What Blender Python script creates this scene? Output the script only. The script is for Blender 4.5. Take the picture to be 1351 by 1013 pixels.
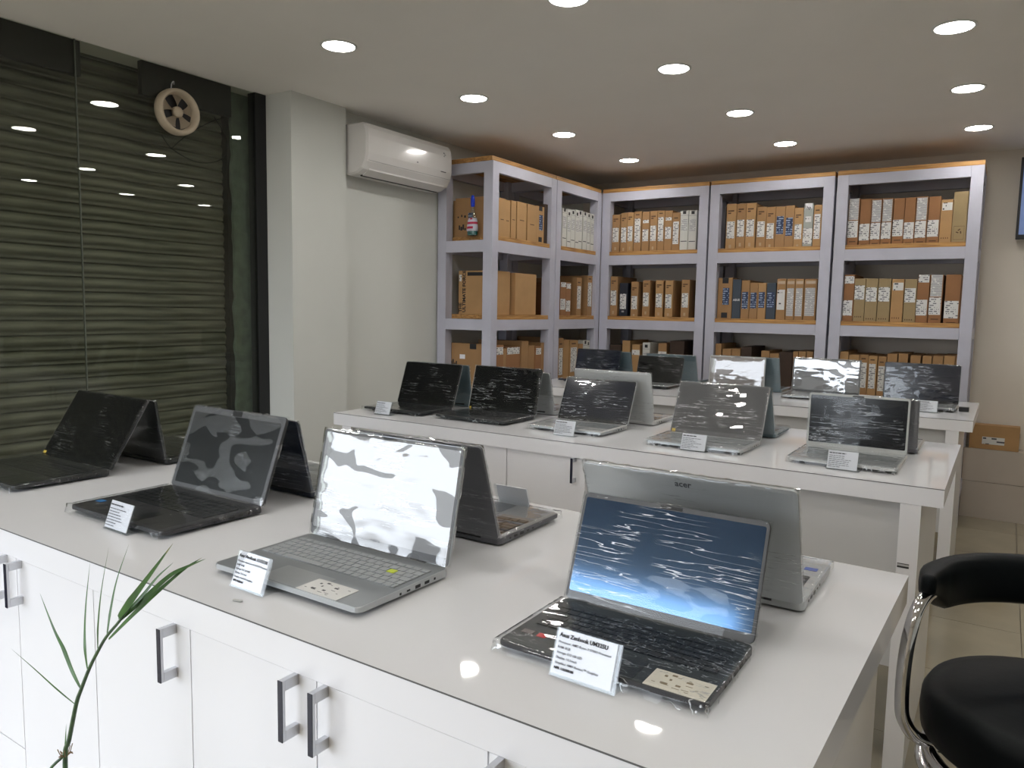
import bpy, bmesh, math, random
from mathutils import Matrix, Vector, noise

for _o in list(bpy.data.objects):
    bpy.data.objects.remove(_o)
scene = bpy.context.scene
COL = scene.collection
H = 1.378                       # height of the photographer's lens above the floor
random.seed(7)

# ------------------------------------------------------------------ camera
cam_data = bpy.data.cameras.new('camera')
cam_data.sensor_width = 36.0
cam_data.lens = 992.37 / 1351 * 36.0
cam_data.clip_start = 0.02
cam_data.clip_end = 200
cam = bpy.data.objects.new('camera', cam_data)
COL.objects.link(cam)
_p, _y, _r = 0.09901436, -0.57813416, 0.01798312
_f = Vector((math.sin(_y) * math.cos(_p), math.cos(_y) * math.cos(_p), -math.sin(_p)))
_rt = Vector((math.cos(_y), -math.sin(_y), 0))
_d = _f.cross(_rt)
_c, _s = math.cos(_r), math.sin(_r)
R0 = _rt * _c - _d * _s
R1 = _rt * _s + _d * _c
cam.matrix_world = Matrix(((R0.x, -R1.x, -_f.x, 0), (R0.y, -R1.y, -_f.y, 0), (R0.z, -R1.z, -_f.z, H), (0, 0, 0, 1)))
scene.camera = cam

# ------------------------------------------------------------------ world, exposure
world = bpy.data.worlds.new('overcast_daylight')
scene.world = world
world.use_nodes = True
wn = world.node_tree
wn.nodes.clear()
_out = wn.nodes.new('ShaderNodeOutputWorld')
_bg = wn.nodes.new('ShaderNodeBackground')
_tc = wn.nodes.new('ShaderNodeTexCoord')
_sep = wn.nodes.new('ShaderNodeSeparateXYZ')
_rmp = wn.nodes.new('ShaderNodeValToRGB')
_rmp.color_ramp.elements[0].position = 0.46
_rmp.color_ramp.elements[0].color = (0.30, 0.31, 0.32, 1)
_rmp.color_ramp.elements[1].position = 0.52
_rmp.color_ramp.elements[1].color = (0.86, 0.92, 1.0, 1)
_map = wn.nodes.new('ShaderNodeMapRange')
_map.inputs['From Min'].default_value = -1
wn.links.new(_tc.outputs['Generated'], _sep.inputs[0])
wn.links.new(_sep.outputs['Z'], _map.inputs['Value'])
wn.links.new(_map.outputs[0], _rmp.inputs[0])
wn.links.new(_rmp.outputs[0], _bg.inputs['Color'])
_bg.inputs['Strength'].default_value = 6.0
wn.links.new(_bg.outputs[0], _out.inputs[0])
LED_STRENGTH = 64.0
scene.view_settings.view_transform = 'Standard'
scene.view_settings.look = 'None'
scene.view_settings.exposure = 0.12
scene.view_settings.gamma = 1.0
scene.view_settings.use_curve_mapping = False
scene.cycles.use_denoising = True
scene.cycles.max_bounces = 8
scene.cycles.transparent_max_bounces = 24
scene.cycles.diffuse_bounces = 5
scene.cycles.glossy_bounces = 4
scene.cycles.sample_clamp_indirect = 6.0

# the open shop front behind the photographer lets daylight in (sampling portal in the opening)
_pl = bpy.data.lights.new('front_opening_portal', 'AREA')
_pl.shape = 'RECTANGLE'
_pl.size = 2.2
_pl.size_y = 1.8
_pl.cycles.is_portal = True
_po = bpy.data.objects.new('front_opening_portal', _pl)
COL.objects.link(_po)
_po.location = (-2.3, -1.52, 0.9)
_po.rotation_euler = (math.radians(90), 0, 0)

# ------------------------------------------------------------------ helpers
def S(c):
    """sRGB 0-255 triple to linear rgba"""
    r = []
    for v in c:
        v /= 255
        r.append(v / 12.92 if v <= 0.04045 else ((v + 0.055) / 1.055) ** 2.4)
    return (*r, 1)

MATS = {}
def mat(name, col, rough=0.5, metal=0.0, var=0.05, scale=12, bump=0.0, coat=0.0, spec=0.5, stretch=(1, 1, 1), col2=None, emit=None):
    if name in MATS:
        return MATS[name]
    m = bpy.data.materials.new(name)
    m.use_nodes = True
    n, l = m.node_tree.nodes, m.node_tree.links
    b = n['Principled BSDF']
    b.inputs['Roughness'].default_value = rough
    b.inputs['Metallic'].default_value = metal
    b.inputs['Specular IOR Level'].default_value = spec
    b.inputs['Coat Weight'].default_value = coat
    b.inputs['Coat Roughness'].default_value = 0.05
    tc = n.new('ShaderNodeTexCoord')
    mp = n.new('ShaderNodeMapping')
    mp.inputs['Scale'].default_value = stretch
    nz = n.new('ShaderNodeTexNoise')
    nz.inputs['Scale'].default_value = scale
    nz.inputs['Detail'].default_value = 5
    l.new(tc.outputs['Object'], mp.inputs[0])
    l.new(mp.outputs[0], nz.inputs['Vector'])
    mx = n.new('ShaderNodeMix')
    mx.data_type = 'RGBA'
    c2 = col2 or tuple(min(1, v * (1 - var * 2)) for v in col[:3]) + (1,)
    mx.inputs[6].default_value = c2
    mx.inputs[7].default_value = col
    rp = n.new('ShaderNodeMapRange')
    rp.inputs['From Min'].default_value = 0.35
    rp.inputs['From Max'].default_value = 0.65
    l.new(nz.outputs['Fac'], rp.inputs['Value'])
    l.new(rp.outputs[0], mx.inputs[0])
    l.new(mx.outputs[2], b.inputs['Base Color'])
    if bump:
        bp = n.new('ShaderNodeBump')
        bp.inputs['Strength'].default_value = bump
        bp.inputs['Distance'].default_value = 0.002
        l.new(nz.outputs['Fac'], bp.inputs['Height'])
        l.new(bp.outputs[0], b.inputs['Normal'])
    if emit:
        b.inputs['Emission Color'].default_value = col
        b.inputs['Emission Strength'].default_value = emit
    MATS[name] = m
    return m

def schlick(m, f0):
    """two-sided Fresnel weight: f0 + (1 - f0) * (1 - cos)^5"""
    n, l = m.node_tree.nodes, m.node_tree.links
    lw = n.new('ShaderNodeLayerWeight')
    lw.inputs['Blend'].default_value = 0.5
    pw = n.new('ShaderNodeMath'); pw.operation = 'POWER'; pw.inputs[1].default_value = 5.0
    ma = n.new('ShaderNodeMath'); ma.operation = 'MULTIPLY_ADD'
    ma.inputs[1].default_value = 1 - f0; ma.inputs[2].default_value = f0
    l.new(lw.outputs['Facing'], pw.inputs[0]); l.new(pw.outputs[0], ma.inputs[0])
    return ma

def wrap_mat(name, fac=0.16, streak=(3, 26, 3), bump=0.5, haze=0.03, contact=None, seed=0.0, tint=(1, 1, 1, 1), crease=0.3):
    """clear cling film: mostly transparent, glossy, creased; contact = share of the area where it clings and loses its gloss"""
    if name in MATS:
        return MATS[name]
    m = bpy.data.materials.new(name)
    m.use_nodes = True
    n, l = m.node_tree.nodes, m.node_tree.links
    n.clear()
    out = n.new('ShaderNodeOutputMaterial')
    tr = n.new('ShaderNodeBsdfTransparent')
    tr.inputs[0].default_value = (0.96, 0.97, 0.97, 1)
    gl = n.new('ShaderNodeBsdfGlossy')
    gl.inputs['Roughness'].default_value = 0.045
    gl.inputs['Color'].default_value = tint
    df = n.new('ShaderNodeBsdfGlossy')
    df.inputs['Color'].default_value = (0.9, 0.92, 0.94, 1)
    df.inputs['Roughness'].default_value = 0.42
    tc = n.new('ShaderNodeTexCoord')
    mp = n.new('ShaderNodeMapping')
    mp.inputs['Scale'].default_value = streak
    mp.inputs['Location'].default_value = (seed, seed * 1.7, seed * 0.6)
    mp.inputs['Rotation'].default_value = (0, 0, 0.15 * math.sin(seed * 5))
    l.new(tc.outputs['Object'], mp.inputs[0])
    nz = n.new('ShaderNodeTexNoise')
    nz.inputs['Scale'].default_value = 6
    nz.inputs['Detail'].default_value = 3
    nz.inputs['Distortion'].default_value = 0.15
    l.new(mp.outputs[0], nz.inputs['Vector'])
    # creases: thin ridges where the stretched noise crosses its middle
    d1 = n.new('ShaderNodeMath'); d1.operation = 'SUBTRACT'; d1.inputs[1].default_value = 0.5
    d2 = n.new('ShaderNodeMath'); d2.operation = 'ABSOLUTE'
    d3 = n.new('ShaderNodeMapRange')
    d3.inputs['From Min'].default_value = 0.0
    d3.inputs['From Max'].default_value = 0.014
    d3.inputs['To Min'].default_value = 1.0
    d3.inputs['To Max'].default_value = 0.0
    l.new(nz.outputs['Fac'], d1.inputs[0]); l.new(d1.outputs[0], d2.inputs[0]); l.new(d2.outputs[0], d3.inputs['Value'])
    bn = n.new('ShaderNodeTexNoise')
    bn.inputs['Scale'].default_value = 9
    bn.inputs['Detail'].default_value = 1
    l.new(tc.outputs['Object'], bn.inputs['Vector'])
    gate = n.new('ShaderNodeMapRange')
    gate.inputs['From Min'].default_value = 0.50 - 0.10 * crease
    gate.inputs['From Max'].default_value = 0.58 - 0.08 * crease
    l.new(bn.outputs['Fac'], gate.inputs['Value'])
    cr = n.new('ShaderNodeMath'); cr.operation = 'MULTIPLY'
    l.new(d3.outputs[0], cr.inputs[0]); l.new(gate.outputs[0], cr.inputs[1])
    bp = n.new('ShaderNodeBump')
    bp.inputs['Strength'].default_value = bump
    bp.inputs['Distance'].default_value = 0.004
    lf = n.new('ShaderNodeTexNoise')
    lf.inputs['Scale'].default_value = 1.6
    lf.inputs['Detail'].default_value = 1.5
    l.new(mp.outputs[0], lf.inputs['Vector'])
    l.new(lf.outputs['Fac'], bp.inputs['Height'])
    l.new(bp.outputs[0], gl.inputs['Normal'])
    a1 = schlick(m, fac)
    last = a1
    mask = None
    if contact is not None:
        mp2 = n.new('ShaderNodeMapping')
        mp2.inputs['Scale'].default_value = (5.5, 11, 6)
        mp2.inputs['Location'].default_value = (seed * 3.1, seed, 0)
        l.new(tc.outputs['Object'], mp2.inputs[0])
        cn = n.new('ShaderNodeTexNoise')
        cn.inputs['Scale'].default_value = 1.5
        cn.inputs['Detail'].default_value = 1.2
        cn.inputs['Distortion'].default_value = 0.8
        l.new(mp2.outputs[0], cn.inputs['Vector'])
        cm = n.new('ShaderNodeMapRange')
        cm.inputs['From Min'].default_value = contact - 0.006
        cm.inputs['From Max'].default_value = contact + 0.006
        cm.inputs['To Min'].default_value = 1.0
        cm.inputs['To Max'].default_value = 0.12
        l.new(cn.outputs['Fac'], cm.inputs['Value'])
        m3 = n.new('ShaderNodeMath'); m3.operation = 'MULTIPLY'
        l.new(a1.outputs[0], m3.inputs[0]); l.new(cm.outputs[0], m3.inputs[1])
        last = m3
        mask = cm
    mixg = n.new('ShaderNodeMixShader')
    l.new(last.outputs[0], mixg.inputs[0]); l.new(tr.outputs[0], mixg.inputs[1]); l.new(gl.outputs[0], mixg.inputs[2])
    hz = n.new('ShaderNodeMath'); hz.operation = 'MULTIPLY_ADD'
    l.new(cr.outputs[0], hz.inputs[0]); hz.inputs[1].default_value = 0.30 + 0.35 * crease; hz.inputs[2].default_value = haze
    if mask is not None:
        mh = n.new('ShaderNodeMath'); mh.operation = 'MULTIPLY'
        l.new(hz.outputs[0], mh.inputs[0]); l.new(mask.outputs[0], mh.inputs[1])
        hz = mh
    mixd = n.new('ShaderNodeMixShader')
    l.new(hz.outputs[0], mixd.inputs[0]); l.new(mixg.outputs[0], mixd.inputs[1]); l.new(df.outputs[0], mixd.inputs[2])
    l.new(mixd.outputs[0], out.inputs[0])
    MATS[name] = m
    return m

def glass_mat(name, tint, ior=1.5, rough=0.0, extra=0.0):
    m = bpy.data.materials.new(name)
    m.use_nodes = True
    n, l = m.node_tree.nodes, m.node_tree.links
    n.clear()
    out = n.new('ShaderNodeOutputMaterial')
    tr = n.new('ShaderNodeBsdfTransparent'); tr.inputs[0].default_value = tint
    gl = n.new('ShaderNodeBsdfGlossy'); gl.inputs['Roughness'].default_value = rough
    ad = schlick(m, ((ior - 1) / (ior + 1)) ** 2 + extra)
    mx = n.new('ShaderNodeMixShader')
    l.new(ad.outputs[0], mx.inputs[0])
    l.new(tr.outputs[0], mx.inputs[1]); l.new(gl.outputs[0], mx.inputs[2]); l.new(mx.outputs[0], out.inputs[0])
    MATS[name] = m
    return m

def print_mat(name, paper, ink, row=0.011, dens=0.5, bars=False):
    """printed sticker: rows of small type in procedural noise"""
    if name in MATS:
        return MATS[name]
    m = bpy.data.materials.new(name)
    m.use_nodes = True
    n, l = m.node_tree.nodes, m.node_tree.links
    b = n['Principled BSDF']
    b.inputs['Roughness'].default_value = 0.45
    tc = n.new('ShaderNodeTexCoord')
    sp = n.new('ShaderNodeSeparateXYZ')
    l.new(tc.outputs['Object'], sp.inputs[0])
    dv = n.new('ShaderNodeMath'); dv.operation = 'DIVIDE'; dv.inputs[1].default_value = row
    l.new(sp.outputs['Z'], dv.inputs[0])
    fc = n.new('ShaderNodeMath'); fc.operation = 'FRACT'; l.new(dv.outputs[0], fc.inputs[0])
    fl = n.new('ShaderNodeMath'); fl.operation = 'FLOOR'; l.new(dv.outputs[0], fl.inputs[0])
    gt = n.new('ShaderNodeMath'); gt.operation = 'GREATER_THAN'; gt.inputs[1].default_value = 0.5
    l.new(fc.outputs[0], gt.inputs[0])
    cb = n.new('ShaderNodeCombineXYZ')
    sx = n.new('ShaderNodeMath'); sx.operation = 'MULTIPLY'; sx.inputs[1].default_value = 45 if not bars else 15
    l.new(sp.outputs['X'], sx.inputs[0])
    sy = n.new('ShaderNodeMath'); sy.operation = 'MULTIPLY'; sy.inputs[1].default_value = 3.7
    l.new(fl.outputs[0], sy.inputs[0])
    l.new(sx.outputs[0], cb.inputs[0]); l.new(sy.outputs[0], cb.inputs[1])
    nz = n.new('ShaderNodeTexNoise'); nz.inputs['Scale'].default_value = 1.0; nz.inputs['Detail'].default_value = 3
    l.new(cb.outputs[0], nz.inputs['Vector'])
    g2 = n.new('ShaderNodeMath'); g2.operation = 'GREATER_THAN'; g2.inputs[1].default_value = dens
    l.new(nz.outputs['Fac'], g2.inputs[0])
    ml = n.new('ShaderNodeMath'); ml.operation = 'MULTIPLY'
    l.new(gt.outputs[0], ml.inputs[0]); l.new(g2.outputs[0], ml.inputs[1])
    mx = n.new('ShaderNodeMix'); mx.data_type = 'RGBA'
    mx.inputs[6].default_value = paper; mx.inputs[7].default_value = ink
    l.new(ml.outputs[0], mx.inputs[0]); l.new(mx.outputs[2], b.inputs['Base Color'])
    MATS[name] = m
    return m

def finish(name, bm, m, parent=None, loc=(0, 0, 0), rot=(0, 0, 0), smooth=False, kind=None):
    me = bpy.data.meshes.new(name)
    bmesh.ops.recalc_face_normals(bm, faces=bm.faces)
    bm.to_mesh(me)
    bm.free()
    if smooth:
        me.shade_smooth()
    for mm in (m if isinstance(m, (list, tuple)) else [m]):
        me.materials.append(mm)
    return place(name, me, parent, loc, rot, kind)

def place(name, me, parent=None, loc=(0, 0, 0), rot=(0, 0, 0), kind=None):
    o = bpy.data.objects.new(name, me)
    COL.objects.link(o)
    o.parent = parent
    o.location = loc
    o.rotation_euler = rot
    if kind:
        o['kind'] = kind
    return o

def thing(name, label, cat, loc=(0, 0, 0), rz=0.0, group=None):
    o = bpy.data.objects.new(name, None)
    o.empty_display_size = 0.05
    COL.objects.link(o)
    o.location = loc
    o.rotation_euler = (0, 0, rz)
    return tag(o, label, cat, group)

def tag(o, label, cat, group=None):
    o['label'] = label
    o['category'] = cat
    if group:
        o['group'] = group
    return o

def abox(bm, x0, x1, y0, y1, z0, z1, bev=0.0, mi=0):
    """axis box"""
    v = [bm.verts.new((x, y, z)) for x in (x0, x1) for y in (y0, y1) for z in (z0, z1)]
    q = [(0, 1, 3, 2), (4, 6, 7, 5), (0, 4, 5, 1), (2, 3, 7, 6), (0, 2, 6, 4), (1, 5, 7, 3)]
    fs = [bm.faces.new([v[i] for i in f]) for f in q]
    for f in fs:
        f.material_index = mi
    if bev:
        es = {e for f in fs for e in f.edges}
        r = bmesh.ops.bevel(bm, geom=list(es), offset=bev, segments=2, profile=0.6, affect='EDGES')
        for f in r['faces']:
            f.material_index = mi

def boxobj(name, b, m, parent=None, bev=0.0, loc=(0, 0, 0), rot=(0, 0, 0), kind=None):
    bm = bmesh.new()
    abox(bm, *b, bev)
    return finish(name, bm, m, parent, loc, rot, False, kind)

def rprism(bm, w, h, r, z0, z1, cx=0, cy=0, seg=5, mtx=None, bev=0.0):
    """rounded rectangle in xy, extruded z0..z1"""
    pts = []
    for k, (sx, sy) in enumerate(((1, 1), (-1, 1), (-1, -1), (1, -1))):
        for i in range(seg + 1):
            a = math.pi / 2 * (k + i / seg)
            pts.append((cx + sx * (w / 2 - r) + r * math.cos(a), cy + sy * (h / 2 - r) + r * math.sin(a)))
    lo = [bm.verts.new((x, y, z0)) for x, y in pts]
    hi = [bm.verts.new((x, y, z1)) for x, y in pts]
    n = len(pts)
    f1 = bm.faces.new(lo[::-1]); f2 = bm.faces.new(hi)
    fs = [f1, f2]
    for i in range(n):
        fs.append(bm.faces.new((lo[i], lo[(i + 1) % n], hi[(i + 1) % n], hi[i])))
    vs = lo + hi
    if bev:
        es = list(set(f1.edges) | set(f2.edges))
        r_ = bmesh.ops.bevel(bm, geom=es, offset=bev, segments=2, profile=0.6, affect='EDGES')
        vs = list({v for f in r_['faces'] for v in f.verts} | {v for v in vs if v.is_valid})
    if mtx:
        bmesh.ops.transform(bm, matrix=mtx, verts=vs)

def cyl(bm, c, r, h, seg=24, axis='Z', r2=None):
    r2 = r if r2 is None else r2
    M = {'Z': Matrix.Identity(3), 'X': Matrix.Rotation(math.pi / 2, 3, 'Y'), 'Y': Matrix.Rotation(-math.pi / 2, 3, 'X')}[axis]
    c = Vector(c)
    lo, hi = [], []
    for i in range(seg):
        a = 2 * math.pi * i / seg
        lo.append(bm.verts.new(c + M @ Vector((r * math.cos(a), r * math.sin(a), 0))))
        hi.append(bm.verts.new(c + M @ Vector((r2 * math.cos(a), r2 * math.sin(a), h))))
    bm.faces.new(lo[::-1]); bm.faces.new(hi)
    for i in range(seg):
        bm.faces.new((lo[i], lo[(i + 1) % seg], hi[(i + 1) % seg], hi[i]))

def lathe(bm, prof, seg=28, c=(0, 0, 0), M=None):
    M = M or Matrix.Identity(3)
    c = Vector(c)
    rings = []
    for r, z in prof:
        rings.append([bm.verts.new(c + M @ Vector((r * math.cos(2 * math.pi * i / seg), r * math.sin(2 * math.pi * i / seg), z))) for i in range(seg)])
    for a, b in zip(rings, rings[1:]):
        for i in range(seg):
            bm.faces.new((a[i], a[(i + 1) % seg], b[(i + 1) % seg], b[i]))
    bm.faces.new(rings[0][::-1]); bm.faces.new(rings[-1])

def catmull(P, n=6):
    P = [Vector(p) for p in P]
    Q = [P[0] * 2 - P[1]] + P + [P[-1] * 2 - P[-2]]
    out = []
    for i in range(1, len(Q) - 2):
        for k in range(n):
            t = k / n
            a, b, c, d = Q[i - 1], Q[i], Q[i + 1], Q[i + 2]
            out.append(0.5 * ((2 * b) + (c - a) * t + (2 * a - 5 * b + 4 * c - d) * t * t + (3 * b - a - 3 * c + d) * t ** 3))
    out.append(P[-1])
    return out

def tube(bm, P, r, seg=10, n=6, closed=False):
    pts = catmull(P, n) if not closed else [Vector(p) for p in P]
    rr = r if callable(r) else (lambda t: r)
    N = len(pts)
    rings = []
    up = Vector((0.13, 0.31, 0.94)).normalized()
    for i, p in enumerate(pts):
        if closed:
            t = (pts[(i + 1) % N] - pts[i - 1]).normalized()
        else:
            t = (pts[min(i + 1, N - 1)] - pts[max(i - 1, 0)]).normalized()
        if i == 0:
            a = t.cross(up)
            if a.length < 1e-3:
                a = t.cross(Vector((1, 0, 0)))
        else:
            a = prev - t * prev.dot(t)
        a.normalize()
        prev = a
        b = t.cross(a)
        ra = rr(i / max(1, N - 1))
        rings.append([bm.verts.new(p + (a * math.cos(2 * math.pi * k / seg) + b * math.sin(2 * math.pi * k / seg)) * ra) for k in range(seg)])
    M = N if closed else N - 1
    for i in range(M):
        A, B = rings[i], rings[(i + 1) % N]
        for k in range(seg):
            bm.faces.new((A[k], A[(k + 1) % seg], B[(k + 1) % seg], B[k]))
    if not closed:
        bm.faces.new(rings[0][::-1]); bm.faces.new(rings[-1])

TXT = {}
def text_mesh(s, size, align='LEFT', bold=0.0, ext=0.0002):
    key = (s, size, align, bold)
    if key in TXT:
        return TXT[key]
    cu = bpy.data.curves.new('lettering', 'FONT')
    cu.body = s
    cu.size = size
    cu.align_x = align
    cu.offset = bold
    cu.extrude = ext
    cu.resolution_u = 2
    o = bpy.data.objects.new('lettering', cu)
    COL.objects.link(o)
    bpy.context.view_layer.update()
    me = bpy.data.meshes.new_from_object(o.evaluated_get(bpy.context.evaluated_depsgraph_get()))
    bpy.data.objects.remove(o)
    bpy.data.curves.remove(cu)
    TXT[key] = me
    return me

def text(name, s, size, m, parent, loc, rot, align='LEFT', bold=0.0):
    me = text_mesh(s, size, align, bold)
    key = (s, size, align, bold, m.name)
    if key not in TXT:
        me2 = me.copy()
        me2.materials.clear()
        me2.materials.append(m)
        TXT[key] = me2
    return place(name, TXT[key], parent, loc, rot)

ORD = ['', 'first', 'second', 'third', 'fourth', 'fifth', 'sixth', 'seventh', 'eighth', 'ninth', 'tenth', 'eleventh', 'twelfth']
RX = math.pi / 2

# ------------------------------------------------------------------ materials
M_ceil = mat('ceiling_paint', (0.88, 0.845, 0.80, 1), 0.9, var=0.01, scale=3)
M_wall = mat('wall_paint', (0.61, 0.62, 0.585, 1), 0.75, var=0.02, scale=2)
M_wallb = mat('back_wall_paint', (0.72, 0.66, 0.58, 1), 0.7, var=0.02, scale=2)
M_tile = mat('floor_tile_glaze', (0.31, 0.275, 0.195, 1), 0.16, var=0.05, scale=5, coat=0.3)
M_grout = mat('grout', (0.16, 0.14, 0.11, 1), 0.9)
M_dark = mat('dark_light_block', (0.02, 0.02, 0.018, 1), 0.9)  # for the unseen slab that blocks daylight behind the shutter
M_black = mat('black_frame', (0.006, 0.006, 0.007, 1), 0.35)
M_plaster = mat('greenish_plaster', (0.20, 0.25, 0.20, 1), 0.85, var=0.15, scale=18, bump=0.4)
M_slat = mat('dusty_shutter_steel', (0.235, 0.228, 0.185, 1), 0.55, metal=0.35, var=0.3, scale=2.5, stretch=(1, 1.0, 14), col2=(0.10, 0.098, 0.078, 1))
M_rack = mat('lavender_white_paint', (0.50, 0.50, 0.58, 1), 0.4, var=0.04, scale=6)
M_wood = mat('pine_plank', (0.56, 0.31, 0.10, 1), 0.6, scale=4, stretch=(1.5, 1.5, 30), col2=(0.30, 0.14, 0.04, 1), bump=0.2)
M_wood2 = mat('pine_plank_along_y', (0.54, 0.30, 0.10, 1), 0.6, scale=4, stretch=(9, 1.5, 30), col2=(0.28, 0.13, 0.04, 1), bump=0.2)
M_white = mat('white_laminate', (0.86, 0.855, 0.88, 1), 0.18, var=0.008, scale=3, coat=0.3)
M_top = mat('glossy_worktop', (0.66, 0.665, 0.68, 1), 0.035, var=0.01, scale=3, spec=0.4)
M_panel = mat('panel_grey', (0.62, 0.62, 0.62, 1), 0.25, var=0.02, scale=3)
M_chrome = mat('chrome', (0.75, 0.75, 0.77, 1), 0.09, metal=1, var=0.01)
M_alu = mat('brushed_aluminium', (0.62, 0.63, 0.66, 1), 0.3, metal=0.9, var=0.02)
M_navyline = mat('dark_handle_face', (0.012, 0.012, 0.03, 1), 0.25)
M_leather = mat('black_leatherette', (0.004, 0.0055, 0.0065, 1), 0.45, spec=0.10, scale=60, bump=0.12)
M_plast = mat('cream_plastic', (0.55, 0.46, 0.34, 1), 0.45, var=0.08, scale=20)
M_ac = mat('air_conditioner_plastic', (0.68, 0.66, 0.64, 1), 0.18, var=0.01, coat=0.4)
M_acd = mat('air_conditioner_gap', (0.015, 0.015, 0.015, 1), 0.6)
M_grey = mat('grey_plastic', (0.3, 0.3, 0.3, 1), 0.5)
M_ink = mat('black_ink', (0.012, 0.012, 0.014, 1), 0.6)
M_inkg = mat('grey_ink', (0.06, 0.06, 0.07, 1), 0.6)
M_inkw = mat('white_ink', (0.75, 0.75, 0.78, 1), 0.5)
M_inkb = mat('brown_print', (0.10, 0.05, 0.02, 1), 0.7)
M_paper = mat('white_paper', (0.82, 0.82, 0.86, 1), 0.6, var=0.01)
M_red = mat('red_sticker', (0.55, 0.01, 0.02, 1), 0.4)
M_blue = mat('blue_sticker', (0.02, 0.09, 0.45, 1), 0.4)
M_sky = mat('sky_blue_sticker', (0.05, 0.25, 0.6, 1), 0.4)
M_yel = mat('yellow_key', (0.55, 0.65, 0.03, 1), 0.4)
M_gold = mat('gold_sticker', (0.6, 0.42, 0.06, 1), 0.4)
KRAFT = [mat('kraft_board_%s' % n, c, 0.85, var=0.05, scale=9, bump=0.05) for n, c in
         (('light', (0.44, 0.26, 0.115, 1)), ('mid', (0.36, 0.205, 0.09, 1)), ('rust', (0.31, 0.15, 0.065, 1)), ('olive', (0.34, 0.25, 0.13, 1)))]
M_boxw = mat('white_board', (0.60, 0.60, 0.56, 1), 0.6, var=0.02)
M_boxn = mat('navy_board', (0.008, 0.011, 0.022, 1), 0.5)
M_boxs = mat('slate_board', (0.035, 0.05, 0.07, 1), 0.5)
M_boxg = mat('grey_board', (0.36, 0.38, 0.35, 1), 0.6)
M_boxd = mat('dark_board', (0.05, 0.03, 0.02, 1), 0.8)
P_white = print_mat('printed_white_label', (0.66, 0.66, 0.64, 1), (0.14, 0.14, 0.16, 1), 0.013, 0.52)
P_dense = print_mat('printed_dense_label', (0.62, 0.62, 0.60, 1), (0.25, 0.25, 0.27, 1), 0.009, 0.42)
P_blue = print_mat('printed_navy_label', (0.012, 0.03, 0.09, 1), (0.28, 0.36, 0.50, 1), 0.016, 0.50)
P_bar = print_mat('printed_barcode_label', (0.66, 0.66, 0.64, 1), (0.05, 0.05, 0.06, 1), 0.020, 0.56, True)
M_tape = mat('clear_tape', (0.50, 0.36, 0.22, 1), 0.2)
M_foot = mat('rubber_foot', (0.01, 0.01, 0.01, 1), 0.8)
M_key = mat('black_key', (0.012, 0.014, 0.016, 1), 0.4, var=0.02)
M_keyg = mat('silver_key', (0.30, 0.32, 0.33, 1), 0.4, var=0.02)
M_keygap = mat('keyboard_well', (0.02, 0.022, 0.024, 1), 0.6)
M_port = mat('port_black', (0.006, 0.006, 0.006, 1), 0.5)
M_leaf = mat('leaf_green', (0.055, 0.15, 0.025, 1), 0.42, scale=30, stretch=(1, 1, 0.2), col2=(0.03, 0.085, 0.018, 1))
M_leafy = mat('leaf_yellow_tip', (0.16, 0.17, 0.04, 1), 0.5)
M_stem = mat('stem_green', (0.07, 0.14, 0.05, 1), 0.45, scale=14, stretch=(1, 1, 6), col2=(0.035, 0.07, 0.04, 1))
M_husk = mat('dry_husk', (0.24, 0.16, 0.09, 1), 0.8)
M_pot = mat('terracotta', (0.35, 0.13, 0.06, 1), 0.8)
M_soil = mat('soil', (0.04, 0.025, 0.015, 1), 0.95)
G_glass = glass_mat('window_glass', (0.84, 0.86, 0.82, 1), 1.5, 0.0, -0.006)
G_acr = glass_mat('clear_acrylic', (0.97, 0.98, 0.985, 1), 1.5, 0.02, 0.0)
G_bottle = glass_mat('clear_bottle_plastic', (0.88, 0.92, 0.92, 1), 1.4, 0.1, 0.08)
M_led = mat('led_diffuser', (1.0, 0.972, 0.93, 1), 0.5, emit=LED_STRENGTH)
M_bezel = mat('light_bezel', (0.8, 0.8, 0.78, 1), 0.4)

# ------------------------------------------------------------------ the room
XR, YF, YBK, ZC = 2.6, -1.55, 6.19, 1.13 + H
def struct(name, boxes, m, **k):
    bm = bmesh.new()
    for b in boxes:
        abox(bm, *b)
    return finish(name, bm, m, kind='structure', **k)

floor = struct('floor', [(-3.9, XR + 0.1, YF - 0.1, YBK + 0.1, -0.1, -0.006)], M_grout)
tile_me = None
for i in range(10):
    for j in range(13):
        x0, y0 = -3.48 + i * 0.605, YF + j * 0.605
        x1, y1 = min(x0 + 0.602, XR), min(y0 + 0.602, YBK)
        if x1 - x0 < 0.05 or y1 - y0 < 0.05:
            continue
        boxobj('tile', (x0, x1, y0, y1, -0.006, 0.0), M_tile, floor)
struct('ceiling', [(-3.9, XR + 0.1, YF - 0.1, YBK + 0.1, ZC, ZC + 0.1)], M_ceil)
struct('wall_back', [(-3.4, XR + 0.1, YBK, YBK + 0.1, -0.1, ZC)], M_wallb)
struct('wall_right', [(XR, XR + 0.1, YF - 0.1, YBK, -0.1, ZC)], M_wall)
struct('wall_left', [(-3.75, -3.245, 2.783, 3.182, 0, ZC), (-3.5, -3.30, 3.182, YBK, 0, ZC)], M_wall)
struct('wall_front', [(-3.9, -1.0, YF - 0.1, YF, 1.94, ZC), (-1.0, XR, YF - 0.1, YF, 0, ZC)], M_wallb)
struct('pavement', [(-9, 9, -9, YF - 0.1, -0.15, -0.1)], M_grout)
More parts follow.
